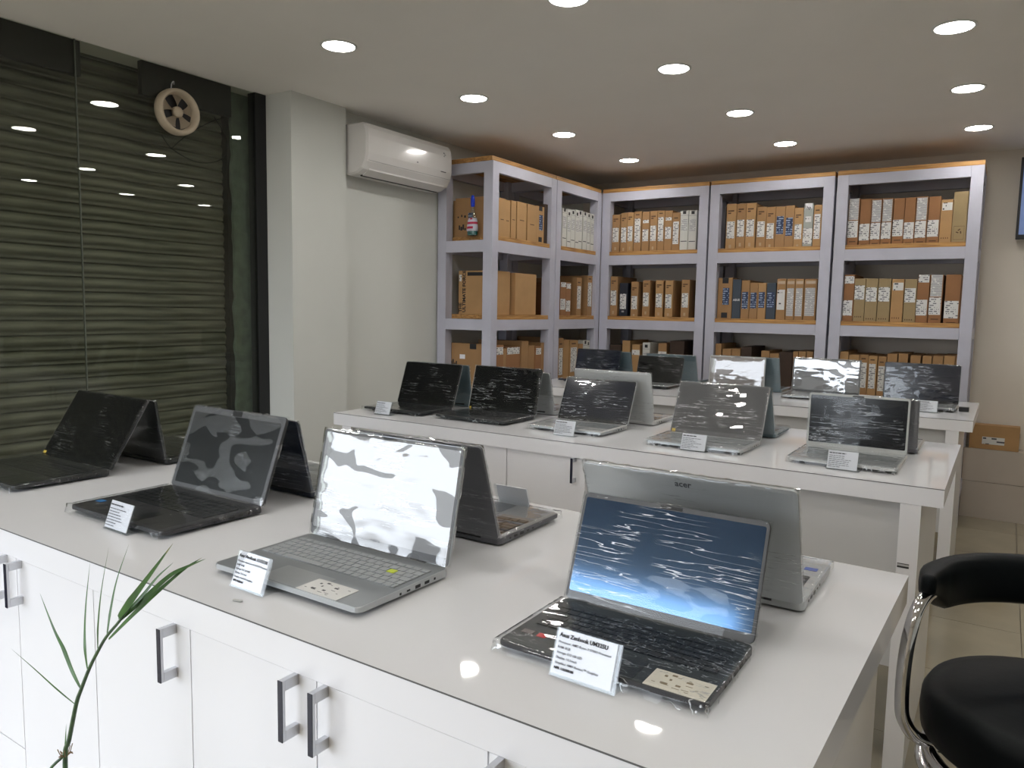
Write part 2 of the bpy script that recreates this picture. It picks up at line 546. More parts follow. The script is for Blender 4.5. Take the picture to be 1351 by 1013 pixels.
# low tiled ledge along the back wall, right of the racks
ledge = struct('trim_1', [(-0.19, XR, 6.045, YBK, 0, 0.475)], M_grout)
for z0, z1 in ((0.0, 0.252), (0.255, 0.475)):
    x = -0.185
    while x < XR:
        boxobj('panel', (x, min(x + 0.597, XR), 6.039, 6.045, z0, z1), mat('ledge_tile', (0.50, 0.44, 0.38, 1), 0.3, var=0.03, scale=4), ledge)
        x += 0.6
boxobj('panel', (-0.185, XR, 6.039, 6.19, 0.475, 0.480), mat('ledge_tile', (0.5, 0.44, 0.38, 1)), ledge)

# ------------------------------------------------------------------ glazed front on the left with the roller shutter behind
win = struct('window_1', [(-3.505, -3.445, 2.712, 2.783, 0, ZC), (-3.505, -3.455, -1.0, -0.995, 0, ZC)], M_black)
for y0, y1 in ((1.785, 2.711), (0.55, 1.780), (-0.99, 0.545)):
    boxobj('pane', (-3.462, -3.454, y0, y1, 0.0, ZC), G_glass, win)
for y in (1.7805, 0.5455):
    boxobj('pane_joint', (-3.463, -3.453, y, y + 0.004, 0.0, ZC), mat('silicone', (0.10, 0.11, 0.09, 1), 0.6), win)
struct('wall_light_block', [(-3.95, -3.8, -1.0, 2.783, -0.1, ZC), (-3.9, -3.8, YF, -1.0, 1.94, ZC)], M_dark)  # unseen slab added behind the shutter so no daylight leaks through
# plastered reveal beside the shutter with its ragged edge
bm = bmesh.new()
random.seed(3)
L_, Rr = [], []
N = 46
for i in range(N + 1):
    z = ZC * i / N
    L_.append(bm.verts.new((-3.555, 2.655 + random.uniform(-0.008, 0.008) - 0.012 * (i / N), z)))
    Rr.append(bm.verts.new((-3.555, 2.783, z)))
for i in range(N):
    bm.faces.new((L_[i], Rr[i], Rr[i + 1], L_[i + 1]))
r = bmesh.ops.extrude_face_region(bm, geom=bm.faces[:])
bmesh.ops.translate(bm, vec=(-0.12, 0, 0), verts=[v for v in r['geom'] if isinstance(v, bmesh.types.BMVert)])
finish('wall_reveal', bm, M_plaster, kind='structure')

sh = thing('roller_shutter', 'closed dusty steel roller shutter behind the glass shop front on the left', 'shutter', (-3.62, 0.7, 0))
PITCH = 0.0672
def slat_mesh(y0, y1):
    prof = [(-0.004, 0.0), (0.004, 0.003), (0.005, 0.009), (-0.001, 0.013), (0.004, 0.022), (0.011, 0.034), (0.010, 0.046), (0.003, 0.058), (-0.004, 0.064), (-0.005, PITCH - 0.001)]
    bm = bmesh.new()
    A = [bm.verts.new((x, y0, z)) for x, z in prof]
    B = [bm.verts.new((x, y1, z)) for x, z in prof]
    A2 = [bm.verts.new((x - 0.0015, y0, z)) for x, z in prof]
    B2 = [bm.verts.new((x - 0.0015, y1, z)) for x, z in prof]
    n = len(prof)
    for i in range(n - 1):
        bm.faces.new((A[i], B[i], B[i + 1], A[i + 1]))
        bm.faces.new((A2[i], A2[i + 1], B2[i + 1], B2[i]))
    me = bpy.data.meshes.new('slat')
    bm.to_mesh(me); bm.free()
    me.shade_smooth()
    me.materials.append(M_slat)
    return me
sme = slat_mesh(-1.69, 1.93)
for i in range(int(2.50 / PITCH) + 1):
    o = place('slat', sme, sh, (random.uniform(-0.0015, 0.0015), 0, 0.012 + i * PITCH), (0, random.uniform(-0.01, 0.01), 0))
boxobj('guide_rail', (-0.02, 0.045, 1.925, 1.97, 0, ZC), mat('guide_rail_steel', (0.02, 0.02, 0.017, 1), 0.6), sh)
lint = struct('trim_2', [(-3.50, -3.468, 0.3, 1.812, 0.982 + H, ZC), (-3.50, -3.468, 2.092, 2.58, 0.975 + H, ZC)], mat('lintel_black', (0.008, 0.008, 0.009, 1), 0.5))
# loose cables hanging outside the glass
ct = finish('cable', (lambda b: (tube(b, [(-3.53, 2.22, 2.20), (-3.53, 2.28, 2.14), (-3.53, 2.42, 2.10), (-3.53, 2.56, 2.14), (-3.53, 2.60, 2.24), (-3.53, 2.52, 2.35)], 0.0022, 6),
     tube(b, [(-3.53, 2.27, 2.14), (-3.53, 2.38, 2.24), (-3.53, 2.52, 2.33), (-3.53, 2.60, 2.36)], 0.0022, 6), b)[2])(bmesh.new()), M_ink)
tag(ct, 'thin black cable looping down behind the glass beside the round fan', 'cable')

# exhaust fan set in the glass
fan = thing('exhaust_fan', 'round cream plastic exhaust fan mounted through the glass near the ceiling', 'fan', (-3.454, 2.248, 0.922 + H), 0)
MX = Matrix.Rotation(math.pi / 2, 3, 'Y')
bm = bmesh.new()
prof = [(0.078, 0.0), (0.108, 0.0), (0.110, 0.02), (0.106, 0.045), (0.098, 0.053), (0.090, 0.048), (0.083, 0.03), (0.081, 0.0)]
seg = 48
rings = [[bm.verts.new(MX @ Vector((rr * math.cos(2 * math.pi * i / seg), rr * math.sin(2 * math.pi * i / seg), z))) for i in range(seg)] for rr, z in prof]
for a, b in zip(rings, rings[1:] + rings[:1]):
    for i in range(seg):
        bm.faces.new((a[i], a[(i + 1) % seg], b[(i + 1) % seg], b[i]))
finish('housing', bm, M_plast, fan, smooth=True)
bm = bmesh.new()
cyl(bm, (0.001, 0, 0), 0.082, 0.006, 40, 'X')
finish('back_plate', bm, M_ink, fan)
bm = bmesh.new()
lathe(bm, [(0.026, 0.01), (0.026, 0.028), (0.022, 0.034), (0.006, 0.036)], 28, (0, 0, 0), MX)
finish('hub', bm, M_plast, fan, smooth=True)
for k in range(5):
    bm = bmesh.new()
    a0 = math.radians(72 * k + 18)
    grid = []
    for i in range(5):
        rr = 0.024 + (0.078 - 0.024) * i / 4
        wid = math.radians(11 + 12 * (i / 4))
        row = []
        for j in range(6):
            t = j / 5 * 2 - 1
            a = a0 + wid * t
            row.append(bm.verts.new((0.022 + 0.008 * t, rr * math.cos(a), rr * math.sin(a))))
        grid.append(row)
    for i in range(4):
        for j in range(5):
            bm.faces.new((grid[i][j], grid[i][j + 1], grid[i + 1][j + 1], grid[i + 1][j]))
    r = bmesh.ops.solidify(bm, geom=bm.faces[:], thickness=0.002)
    finish('fan_blade', bm, M_plast, fan, smooth=False)
bm = bmesh.new()
tube(bm, [(0.02, -0.03, 0.10), (0.03, -0.032, 0.125), (0.02, -0.015, 0.14), (0.01, -0.008, 0.13)], 0.003, 6)
finish('pull_hook', bm, M_alu, fan, smooth=True)

# ------------------------------------------------------------------ air conditioner
ac = thing('air_conditioner', 'white wall-mounted split air conditioner on the left wall under the ceiling', 'air conditioner', (-3.299, 3.20, 0.75 + H))
prof = [(0.0, 0.02), (0.05, 0.005), (0.115, 0.012), (0.165, 0.035), (0.192, 0.075), (0.205, 0.125), (0.206, 0.22), (0.200, 0.262), (0.185, 0.288), (0.16, 0.298), (0.0, 0.300)]
bm = bmesh.new()
ys = [(0, 0.93), (0.012, 0.985), (0.03, 1.0), (0.76, 1.0), (0.778, 0.985), (0.79, 0.93)]
rows = []
for y, s in ys:
    rows.append([bm.verts.new((max(0, x * s), y, 0.15 + (z - 0.15) * s)) for x, z in prof])
for a, b in zip(rows, rows[1:]):
    for i in range(len(prof) - 1):
        bm.faces.new((a[i], a[i + 1], b[i + 1], b[i]))
bm.faces.new(rows[0]); bm.faces.new(rows[-1][::-1])
finish('body', bm, M_ac, ac)
bm = bmesh.new()
for (x0, z0), (x1, z1) in (((0.118, 0.009), (0.170, 0.036)),):
    for y0, y1 in ((0.05, 0.74),):
        v = [bm.verts.new(p) for p in ((x0, y0, z0 - 0.003), (x1, y0, z1 - 0.003), (x1, y1, z1 - 0.003), (x0, y1, z0 - 0.003), (x0, y0, z0 + 0.006), (x1, y0, z1 + 0.006), (x1, y1, z1 + 0.006), (x0, y1, z0 + 0.006))]
        for f in ((0, 1, 2, 3), (7, 6, 5, 4), (0, 4, 5, 1), (1, 5, 6, 2), (2, 6, 7, 3), (3, 7, 4, 0)):
            bm.faces.new([v[i] for i in f])
finish('louver', bm, M_ac, ac)
boxobj('outlet_gap', (0.100, 0.1165, 0.05, 0.74, 0.0035, 0.011), M_acd, ac)
boxobj('panel_seam', (0.1, 0.1965, 0.02, 0.77, 0.082, 0.0835), M_grey, ac)
boxobj('brand_mark', (0.2, 0.2068, 0.665, 0.715, 0.118, 0.1225), M_inkg, ac)
for yy, zz in ((0.69, 0.215), (0.69, 0.235), (0.70, 0.225)):
    boxobj('mark', (0.2, 0.2068, yy, yy + 0.012, zz, zz + 0.006), M_grey, ac)
boxobj('mark', (0.2, 0.2068, 0.43, 0.442, 0.135, 0.143), M_grey, ac)

# ------------------------------------------------------------------ downlights
def downlight(x, y, label):
    t = thing('ceiling_light', label, 'ceiling light', (x, y, ZC), 0, 'recessed round ceiling lights')
    place('bezel', BEZ, t)
    place('diffuser', DIF, t)
bm = bmesh.new()
seg = 36
prof = [(0.068, 0.0), (0.079, 0.0), (0.080, -0.003), (0.076, -0.006), (0.070, -0.006), (0.067, -0.003)]
rings = [[bm.verts.new((rr * math.cos(2 * math.pi * i / seg), rr * math.sin(2 * math.pi * i / seg), z)) for i in range(seg)] for rr, z in prof]
for a, b in zip(rings, rings[1:] + rings[:1]):
    for i in range(seg):
        bm.faces.new((a[i], b[i], b[(i + 1) % seg], a[(i + 1) % seg]))
BEZ = bpy.data.meshes.new('bezel'); bm.to_mesh(BEZ); bm.free(); BEZ.materials.append(M_bezel); BEZ.shade_smooth()
bm = bmesh.new()
cyl(bm, (0, 0, -0.004), 0.067, 0.004, 36)
DIF = bpy.data.meshes.new('diffuser'); bm.to_mesh(DIF); bm.free(); DIF.materials.append(M_led)
cols = {'left': [(-2.516, 2.426), (-2.484, 3.378), (-2.471, 4.348), (-2.450, 5.308), (-2.54, 1.47), (-2.56, 0.52), (-2.58, -0.43)],
        'middle': [(-1.412, 2.493), (-1.376, 3.440), (-1.343, 4.365), (-1.310, 5.279), (-1.44, 1.54), (-1.47, 0.59), (-1.50, -0.36)],
        'right': [(-0.249, 3.499), (-0.238, 4.446), (-0.218, 5.380), (-0.26, 2.55), (-0.29, 1.60), (-0.32, 0.65), (-0.35, -0.30)],
        'far right': [(0.87, 3.55), (0.88, 4.50), (0.90, 5.43), (0.86, 2.60), (0.83, 1.65), (0.80, 0.70), (0.77, -0.25)]}
where = ['row by the racks', 'second row from the racks', 'third row from the racks', 'fourth row from the racks', 'row above the front counter', 'row above the photographer', 'row behind the photographer']
for cn, L in cols.items():
    ys = sorted((y for x, y in L), reverse=True)
    for x, y in L:
        downlight(x, y, 'round white ceiling downlight, %s column, %s' % (cn, where[ys.index(y)]))

# ------------------------------------------------------------------ racks
RZ = [(0.886, 0.955), (0.374, 0.451), (-0.144, -0.071), (-0.666, -0.593), (-1.19, -1.115)]
def rack(x0, x1, y0, y1, label, wood):
    cx, cy = (x0 + x1) / 2, (y0 + y1) / 2
    t = thing('storage_rack', label, 'shelf rack', (cx, cy, 0), 0, 'white framed racks along the walls')
    hx, hy = (x1 - x0) / 2, (y1 - y0) / 2
    w = 0.072
    for sx in (-1, 1):
        for sy in (-1, 1):
            a, b = sorted((sx * hx, sx * (hx - w)))
            c, d = sorted((sy * hy, sy * (hy - w)))
            boxobj('post', (a, b, c, d, 0, H + 0.955), M_rack, t, 0.002)
    for z0, z1 in RZ:
        for sy in (-1, 1):
            c, d = sorted((sy * (hy - 0.001), sy * (hy - 0.032)))
            boxobj('rail', (-hx + w, hx - w, c, d, H + z0, H + z1), M_rack, t)
        for sx in (-1, 1):
            a, b = sorted((sx * (hx - 0.001), sx * (hx - 0.032)))
            boxobj('rail', (a, b, -hy + w, hy - w, H + z0, H + z1), M_rack, t)
        top = z1 > 0.9
        # plank layer
        n = 3
        for k in range(n):
            if wood is M_wood:
                ya, yb = -hy + 0.006 + (2 * hy - 0.012) * k / n, -hy + 0.006 + (2 * hy - 0.012) * (k + 1) / n - 0.003
                bx = (-hx + (0 if top else w + 0.001), hx - (0 if top else w + 0.001), ya, yb)
            else:
                xa, xb = -hx + 0.006 + (2 * hx - 0.012) * k / n, -hx + 0.006 + (2 * hx - 0.012) * (k + 1) / n - 0.003
                bx = (xa, xb, -hy + (0 if top else w + 0.001), hy - (0 if top else w + 0.001))
            boxobj('shelf_plank', (*bx, H + z1 + 0.001, H + z1 + 0.031), wood, t, 0.001)
    return t
YB = 5.65
rack(-2.833, -1.944, YB, 6.15, 'white rack with wooden shelves standing in the back corner, left bay of the back wall', M_wood)
rack(-1.930, -1.055, YB, 6.15, 'white rack with wooden shelves, middle bay of the back wall', M_wood)
rack(-1.038, -0.178, YB, 6.15, 'white rack with wooden shelves, right bay of the back wall, nearest the television', M_wood)
rack(-3.288, -2.836, 4.078, 4.905, 'white rack with wooden shelves on the left wall beside the air conditioner', M_wood2)
rack(-3.288, -2.836, 4.912, 5.648, 'narrow white rack on the left wall running into the corner', M_wood2)

# ------------------------------------------------------------------ cartons
def sticker(parent, x0, x1, z0, z1, m, y=-0.0012, name='label'):
    boxobj(name, (x0, x1, y, 0.0, z0, z1), m, parent)

def carton(x, y, z, rz, w, h, kind, label, group, d=0.38, tint=None):
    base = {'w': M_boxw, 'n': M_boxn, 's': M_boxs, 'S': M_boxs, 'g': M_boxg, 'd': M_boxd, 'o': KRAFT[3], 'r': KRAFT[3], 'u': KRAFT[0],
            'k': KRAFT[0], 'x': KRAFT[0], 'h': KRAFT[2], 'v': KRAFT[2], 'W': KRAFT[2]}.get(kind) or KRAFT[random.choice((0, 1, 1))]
    w = w - 0.002
    bm = bmesh.new()
    abox(bm, -w / 2, w / 2, 0, d, 0, h, 0.0012)
    o = finish('laptop_box' if kind not in 'xX' else 'cardboard_box', bm, base, None, (x, y, z), (0, 0, rz))
    tag(o, label, 'box', group)
    a = w / 2
    j = random.uniform(-0.012, 0.012)
    def st(f0, f1, z0, z1, m, name='label'):
        sticker(o, -a + 2 * a * f0, -a + 2 * a * f1, max(0.002, h * z0 + j), max(0.004, min(h * z1 + j, h)), m, name=name)
    if kind == 'l':
        st(0.08, 0.86, 0.24, 0.62, P_white); st(0.35, 0.6, 0.02, 0.10, M_tape, 'tape'); st(0.15, 0.75, 0.84, 0.87, M_inkb, 'print'); st(0.15, 0.45, 0.79, 0.82, M_inkb, 'print')
    elif kind == 'L':
        st(0.1, 0.85, 0.20, 0.80, P_white); st(0.2, 0.7, 0.88, 0.91, M_inkb, 'print')
    elif kind == 'm':
        st(0.1, 0.88, 0.28, 0.58, P_white); st(0.1, 0.9, 0.74, 0.82, P_white)
    elif kind == 'w':
        st(0.3, 0.7, 0.88, 0.96, M_ink, 'logo'); st(0.0, 1.0, 0.845, 0.85, M_inkg, 'print'); st(0.12, 0.88, 0.45, 0.75, P_dense); st(0.1, 0.9, 0.18, 0.2, M_inkg, 'print')
    elif kind == 'n':
        st(0.08, 0.82, 0.20, 0.66, P_white); st(0.3, 0.6, 0.1, 0.15, M_grey, 'logo')
    elif kind == 't':
        st(0.0, 1.0, 0.68, 0.82, P_bar)
    elif kind == 'b':
        st(0.1, 0.85, 0.30, 0.74, P_blue)
    elif kind == 'B':
        st(0.35, 0.8, 0.32, 0.74, P_blue); st(0.3, 0.72, 0.85, 1.0, M_ink, 'tape'); st(0.3, 0.72, 0.0, 0.13, M_ink, 'tape')
    elif kind == 's':
        text('brand_lettering', 'ASUS', 0.022, M_inkw, o, (0, -0.0005, h * 0.45), (RX, 0, 0), 'CENTER', 0.0006)
    elif kind == 'S':
        st(0.1, 0.85, 0.30, 0.74, P_blue)
    elif kind == 'q':
        st(0.08, 0.92, 0.27, 0.76, P_bar); st(0.1, 0.9, 0.9, 0.97, M_tape, 'tape')
    elif kind == 'P':
        st(0.1, 0.88, 0.12, 0.80, P_dense); st(0.1, 0.9, 0.9, 0.97, M_tape, 'tape')
    elif kind == 'g':
        st(0.15, 0.85, 0.84, 0.97, M_inkw); st(0.2, 0.8, 0.53, 0.66, P_bar); st(0.0, 1.0, 0.02, 0.38, P_white)
        text('brand_lettering', 'hp', 0.03, M_ink, o, (0, -0.0014, h * 0.87), (RX, 0, 0), 'CENTER', 0.0004)
    elif kind == 'W':
        st(0.05, 0.93, 0.51, 0.99, P_dense); st(0.0, 0.93, 0.13, 0.49, P_white); st(0.2, 0.8, 0.03, 0.05, M_inkb, 'print')
    elif kind == 'h':
        st(0.0, 0.93, 0.13, 0.49, P_white); st(0.2, 0.8, 0.03, 0.05, M_inkb, 'print')
    elif kind == 'v':
        st(0.05, 0.95, 0.82, 0.98, P_white); st(0.0, 0.9, 0.13, 0.46, P_white)
    elif kind == 'o':
        st(0.03, 0.93, 0.50, 0.83, P_white)
        text('brand_lettering', 'DELL', 0.014, M_ink, o, (-a * 0.35, -0.0014, h * 0.74), (RX, 0, 0), 'CENTER', 0.0003)
        for q in range(4):
            st(0.15 + 0.18 * q, 0.22 + 0.18 * q, 0.08, 0.11, M_inkb, 'print')
    elif kind == 'u':
        st(0.1, 0.95, 0.74, 0.92, P_bar)
        for q in range(4):
            st(0.15 + 0.18 * q, 0.22 + 0.18 * q, 0.08, 0.11, M_inkb, 'print')
    elif kind == 'r':
        for b in ((0.12, 0.85, 0.05, 0.055), (0.12, 0.85, 0.315, 0.32), (0.12, 0.13, 0.05, 0.32), (0.84, 0.85, 0.05, 0.32)):
            st(*b, M_inkb, 'print')
        for q in range(3):
            an = math.radians(90 + 120 * q)
            bm = bmesh.new()
            cxx, czz = 0.011 * math.cos(an), 0.011 * math.sin(an)
            rprism(bm, 0.016, 0.007, 0.002, 0, 0.0012, mtx=Matrix.Translation((cxx, 0, h * 0.21 + czz)) @ Matrix.Rotation(-an + 0.9, 4, 'Y') @ Matrix.Rotation(RX, 4, 'X'))
            finish('recycling_mark', bm, M_inkb, o)
    elif kind == 'k':
        st(0.3, 0.75, 0.48, 0.50, M_inkb, 'print')
    elif kind == 'd':
        pass
    return o

NOUN = {'l': 'kraft laptop box with a white shipping label', 'L': 'kraft laptop box with a tall white label', 'm': 'kraft laptop box with two white stickers', 'w': 'slim white laptop box',
        'n': 'black laptop box with a white label', 'p': 'plain kraft laptop box', 't': 'kraft laptop box with a small top sticker', 'd': 'dark brown box',
        'b': 'kraft laptop box with a navy label', 'B': 'wide kraft box with navy label, black tape', 's': 'slate blue box with white lettering', 'S': 'slate blue box with a printed blue label',
        'q': 'shrink-wrapped kraft box with white barcode label', 'P': 'shrink-wrapped kraft box with a long white sheet', 'g': 'grey white box with a logo', 'W': 'kraft box covered by two white labels',
        'h': 'rusty brown box with one low white label', 'v': 'brown box with top and bottom white stickers', 'o': 'olive kraft box with a round logo label', 'u': 'kraft box with one sticker near its top',
        'r': 'tall olive kraft box with a recycling mark', 'k': 'plain kraft box with a printed dash', 'x': 'large plain cardboard box'}
CELLS = {
'B1T': [(-2.767,-2.686,0.782,'l'),(-2.681,-2.622,0.795,'l'),(-2.622,-2.567,0.795,'l'),(-2.564,-2.497,0.799,'L'),(-2.492,-2.427,0.792,'m'),(-2.427,-2.363,0.796,'l'),(-2.363,-2.303,0.795,'L'),(-2.303,-2.239,0.792,'m'),(-2.239,-2.175,0.772,'L'),(-2.172,-2.107,0.784,'w'),(-2.107,-2.042,0.783,'w')],
'B1M': [(-2.755,-2.69,0.284,'l'),(-2.672,-2.598,0.23,'n'),(-2.57,-2.505,0.24,'l'),(-2.469,-2.406,0.25,'l'),(-2.361,-2.294,0.25,'l'),(-2.277,-2.211,0.249,'l'),(-2.141,-2.074,0.253,'l')],
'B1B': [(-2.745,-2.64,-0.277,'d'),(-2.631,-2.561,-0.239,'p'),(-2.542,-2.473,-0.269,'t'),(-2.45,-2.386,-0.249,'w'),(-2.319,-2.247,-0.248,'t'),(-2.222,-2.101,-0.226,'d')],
'B2T': [(-1.812,-1.736,0.813,'l'),(-1.733,-1.665,0.81,'l'),(-1.665,-1.592,0.81,'l'),(-1.585,-1.515,0.778,'l'),(-1.515,-1.451,0.774,'l'),(-1.451,-1.383,0.773,'b'),(-1.383,-1.32,0.776,'b'),(-1.32,-1.258,0.757,'l'),(-1.258,-1.193,0.785,'g'),(-1.19,-1.135,0.77,'L')],
'B2M': [(-1.853,-1.742,0.266,'B'),(-1.74,-1.675,0.254,'s'),(-1.673,-1.612,0.246,'b'),(-1.611,-1.551,0.228,'b'),(-1.549,-1.49,0.226,'b'),(-1.488,-1.421,0.226,'S'),(-1.417,-1.352,0.256,'q'),(-1.35,-1.289,0.255,'P'),(-1.288,-1.228,0.255,'P'),(-1.227,-1.141,0.254,'P')],
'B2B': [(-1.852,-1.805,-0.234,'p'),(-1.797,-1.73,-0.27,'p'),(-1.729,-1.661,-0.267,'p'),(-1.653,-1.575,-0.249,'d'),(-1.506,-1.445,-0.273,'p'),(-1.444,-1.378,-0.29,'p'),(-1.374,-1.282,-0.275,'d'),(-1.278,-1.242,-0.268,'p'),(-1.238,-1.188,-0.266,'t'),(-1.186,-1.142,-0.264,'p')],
'B3T': [(-0.963,-0.892,0.797,'W'),(-0.888,-0.819,0.792,'h'),(-0.818,-0.753,0.788,'W'),(-0.751,-0.686,0.787,'W'),(-0.683,-0.615,0.783,'h'),(-0.614,-0.55,0.782,'h'),(-0.549,-0.48,0.785,'W'),(-0.477,-0.407,0.782,'h'),(-0.406,-0.337,0.758,'u'),(-0.336,-0.254,0.803,'r')],
'B3M': [(-0.963,-0.894,0.281,'v'),(-0.893,-0.823,0.253,'o'),(-0.822,-0.746,0.253,'o'),(-0.744,-0.666,0.252,'o'),(-0.662,-0.587,0.248,'u'),(-0.584,-0.511,0.247,'o'),(-0.51,-0.438,0.276,'v'),(-0.435,-0.36,0.276,'W'),(-0.347,-0.259,0.275,'h')],
'B3B': [(-0.963,-0.905,-0.253,'p'),(-0.901,-0.836,-0.273,'p'),(-0.833,-0.777,-0.27,'L'),(-0.776,-0.72,-0.275,'L'),(-0.716,-0.664,-0.276,'L'),(-0.661,-0.599,-0.254,'p'),(-0.593,-0.535,-0.251,'p'),(-0.522,-0.459,-0.259,'p'),(-0.449,-0.394,-0.259,'p'),(-0.39,-0.329,-0.256,'p'),(-0.326,-0.262,-0.253,'p')],
'L2T': [(5.057,5.123,0.771,'w'),(5.126,5.182,0.772,'w'),(5.185,5.251,0.773,'w'),(5.254,5.313,0.781,'w'),(5.316,5.382,0.786,'w'),(5.386,5.453,0.781,'w'),(5.455,5.509,0.779,'w'),(5.512,5.572,0.781,'w')],
'L2M': [(5.058,5.146,0.213,'v'),(5.148,5.224,0.216,'v'),(5.313,5.394,0.26,'L'),(5.485,5.57,0.283,'L')],
'L2B': [(5.048,5.126,-0.214,'L'),(5.13,5.217,-0.23,'p'),(5.223,5.357,-0.237,'L'),(5.374,5.44,-0.269,'p'),(5.444,5.514,-0.242,'w'),(5.52,5.572,-0.245,'w')],
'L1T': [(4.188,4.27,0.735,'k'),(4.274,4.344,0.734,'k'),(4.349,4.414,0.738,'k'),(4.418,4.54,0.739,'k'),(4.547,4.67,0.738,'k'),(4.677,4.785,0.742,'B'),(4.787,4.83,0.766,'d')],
'L1M': [(4.421,4.699,0.252,'x')],
'L1B': [(4.186,4.274,-0.242,'v'),(4.277,4.318,-0.27,'p'),(4.324,4.503,-0.263,'v'),(4.507,4.598,-0.225,'p'),(4.608,4.691,-0.26,'p'),(4.696,4.777,-0.268,'v'),(4.781,4.83,-0.243,'p')],
}
BAY = {'B1': 'left back bay', 'B2': 'middle back bay', 'B3': 'right back bay', 'L1': 'left wall bay', 'L2': 'corner bay'}
LEV = {'T': ('top shelf', 0.483), 'M': ('middle shelf', -0.039), 'B': ('lower shelf', -0.561)}
random.seed(11)
for key, L in CELLS.items():
    lev, z0 = LEV[key[2]]
    lo_, hi_ = {'B1': (-2.757, -2.02), 'B2': (-1.854, -1.131), 'B3': (-0.962, -0.254), 'L1': (4.154, 4.829), 'L2': (4.988, 5.572)}[key[:2]]
    for i, (a, b, zt, k) in enumerate(L):
        a, b = max(a, lo_), min(b, hi_)
        lab = '%s, %s from left, %s, %s' % (NOUN[k], ORD[i + 1], lev, BAY[key[:2]])
        grp = 'boxes on the %s of the %s' % (lev, BAY[key[:2]])
        off = random.uniform(0, 0.012)
        if key[0] == 'B':
            carton((a + b) / 2, YB + 0.03 + off, H + z0, 0, b - a, zt - z0, k, lab, grp)
        else:
            carton(-2.862 - off, (a + b) / 2, H + z0, RX, b - a, zt - z0, k, lab, grp)

# box with lettering seen through the end of the left rack, and the big one under it
o = boxobj('cardboard_box', (0, 0.285, 0, 0.215, 0, 0.297), KRAFT[0], None, 0.0015, (-3.19, 4.19, H - 0.039))
tag(o, 'kraft gaming laptop box with tall black upright lettering in the left rack', 'box')
text('slogan_lettering', 'THE', 0.036, M_ink, o, (0.028, -0.0006, 0.012), (RX, -RX, 0), 'LEFT', 0.0012)
text('slogan_lettering', 'ULTIMATE FORCE', 0.036, M_ink, o, (0.06, -0.0006, 0.012), (RX, -RX, 0), 'LEFT', 0.0012)
boxobj('top_print', (0.075, 0.205, -0.001, 0, 0.262, 0.286), M_ink, o)
sticker(o, 0.006, 0.026, 0.225, 0.27, P_white)
o = boxobj('cardboard_box', (0, 0.345, 0, 0.031, 0, 0.322), KRAFT[1], None, 0.0015, (-3.245, 4.153, H - 0.561))
tag(o, 'big kraft box with a white sticker, near end of the left rack lower shelf', 'box')
sticker(o, 0.10, 0.145, 0.215, 0.245, M_paper)
boxobj('grip_hole', (0.185, 0.24, -0.001, 0, 0.285, 0.3225), M_ink, o)
for q in range(5):
    boxobj('print', (0.01 + q * 0.014, 0.02 + q * 0.014, -0.001, 0, 0.16, 0.185 + 0.012 * (q % 3)), M_ink, o)
# black print on the side of the first box on the top shelf: set on a sleeve box in front of it
o = boxobj('cardboard_box', (0, 0.34, 0, 0.022, 0, 0.262), KRAFT[1], None, 0.0012, (-3.205, 4.165, H + 0.483))
tag(o, 'wide kraft box face behind the blue-capped spray bottle on the left rack', 'box')
for q, (a, b, c, d) in enumerate(((0.03, 0.042, 0.05, 0.08), (0.045, 0.06, 0.045, 0.07), (0.062, 0.075, 0.05, 0.085), (0.078, 0.09, 0.045, 0.06), (0.02, 0.03, 0.13, 0.14), (0.05, 0.06, 0.135, 0.15), (0.075, 0.09, 0.13, 0.145), (0.26, 0.30, 0.215, 0.255))):
    boxobj('print', (a, b, -0.001, 0, c, d), M_ink, o)
sticker(o, 0.11, 0.15, 0.02, 0.16, P_blue)

# spray bottle
sb = thing('spray_bottle', 'glass cleaner spray bottle with a blue cap on the left rack top shelf', 'bottle', (-3.02, 4.112, H + 0.483))
bm = bmesh.new()
lathe(bm, [(0.036, 0), (0.041, 0.006), (0.042, 0.05), (0.036, 0.10), (0.018, 0.16), (0.010, 0.19), (0.010, 0.2)], 24)
bmesh.ops.scale(bm, vec=(1, 0.62, 1), verts=bm.verts)
finish('bottle_body', bm, G_bottle, sb, smooth=True)
bm = bmesh.new()
lathe(bm, [(0.035, 0.004), (0.038, 0.01), (0.039, 0.045), (0.038, 0.05)], 24)
bmesh.ops.scale(bm, vec=(1, 0.58, 1), verts=bm.verts)
finish('liquid', bm, mat('teal_liquid', (0.01, 0.16, 0.15, 1), 0.2), sb, smooth=True)
bm = bmesh.new()
lathe(bm, [(0.0365, 0.03), (0.0425, 0.031), (0.0423, 0.055), (0.0360, 0.10), (0.031, 0.115)], 24)
bmesh.ops.scale(bm, vec=(1, 0.64, 1), verts=bm.verts)
finish('bottle_label', bm, print_mat('bottle_print', (0.6, 0.6, 0.7, 1), (0.5, 0.02, 0.08, 1), 0.03, 0.47, True), sb, smooth=True)
bm = bmesh.new()
lathe(bm, [(0.012, 0.19), (0.014, 0.2), (0.014, 0.235), (0.010, 0.262), (0.008, 0.264)], 20)
finish('cap', bm, mat('blue_cap', (0.005, 0.04, 0.55, 1), 0.3), sb, smooth=True)

# carton on the ledge by the back wall
o = boxobj('cardboard_box', (0, 0.288, 0, 0.10, 0, 0.165), KRAFT[0], None, 0.002, (-0.158, 6.055, 0.481))
tag(o, 'low kraft carton with a white label on the ledge by the back wall', 'box')
sticker(o, 0.075, 0.205, 0.035, 0.085, P_bar)

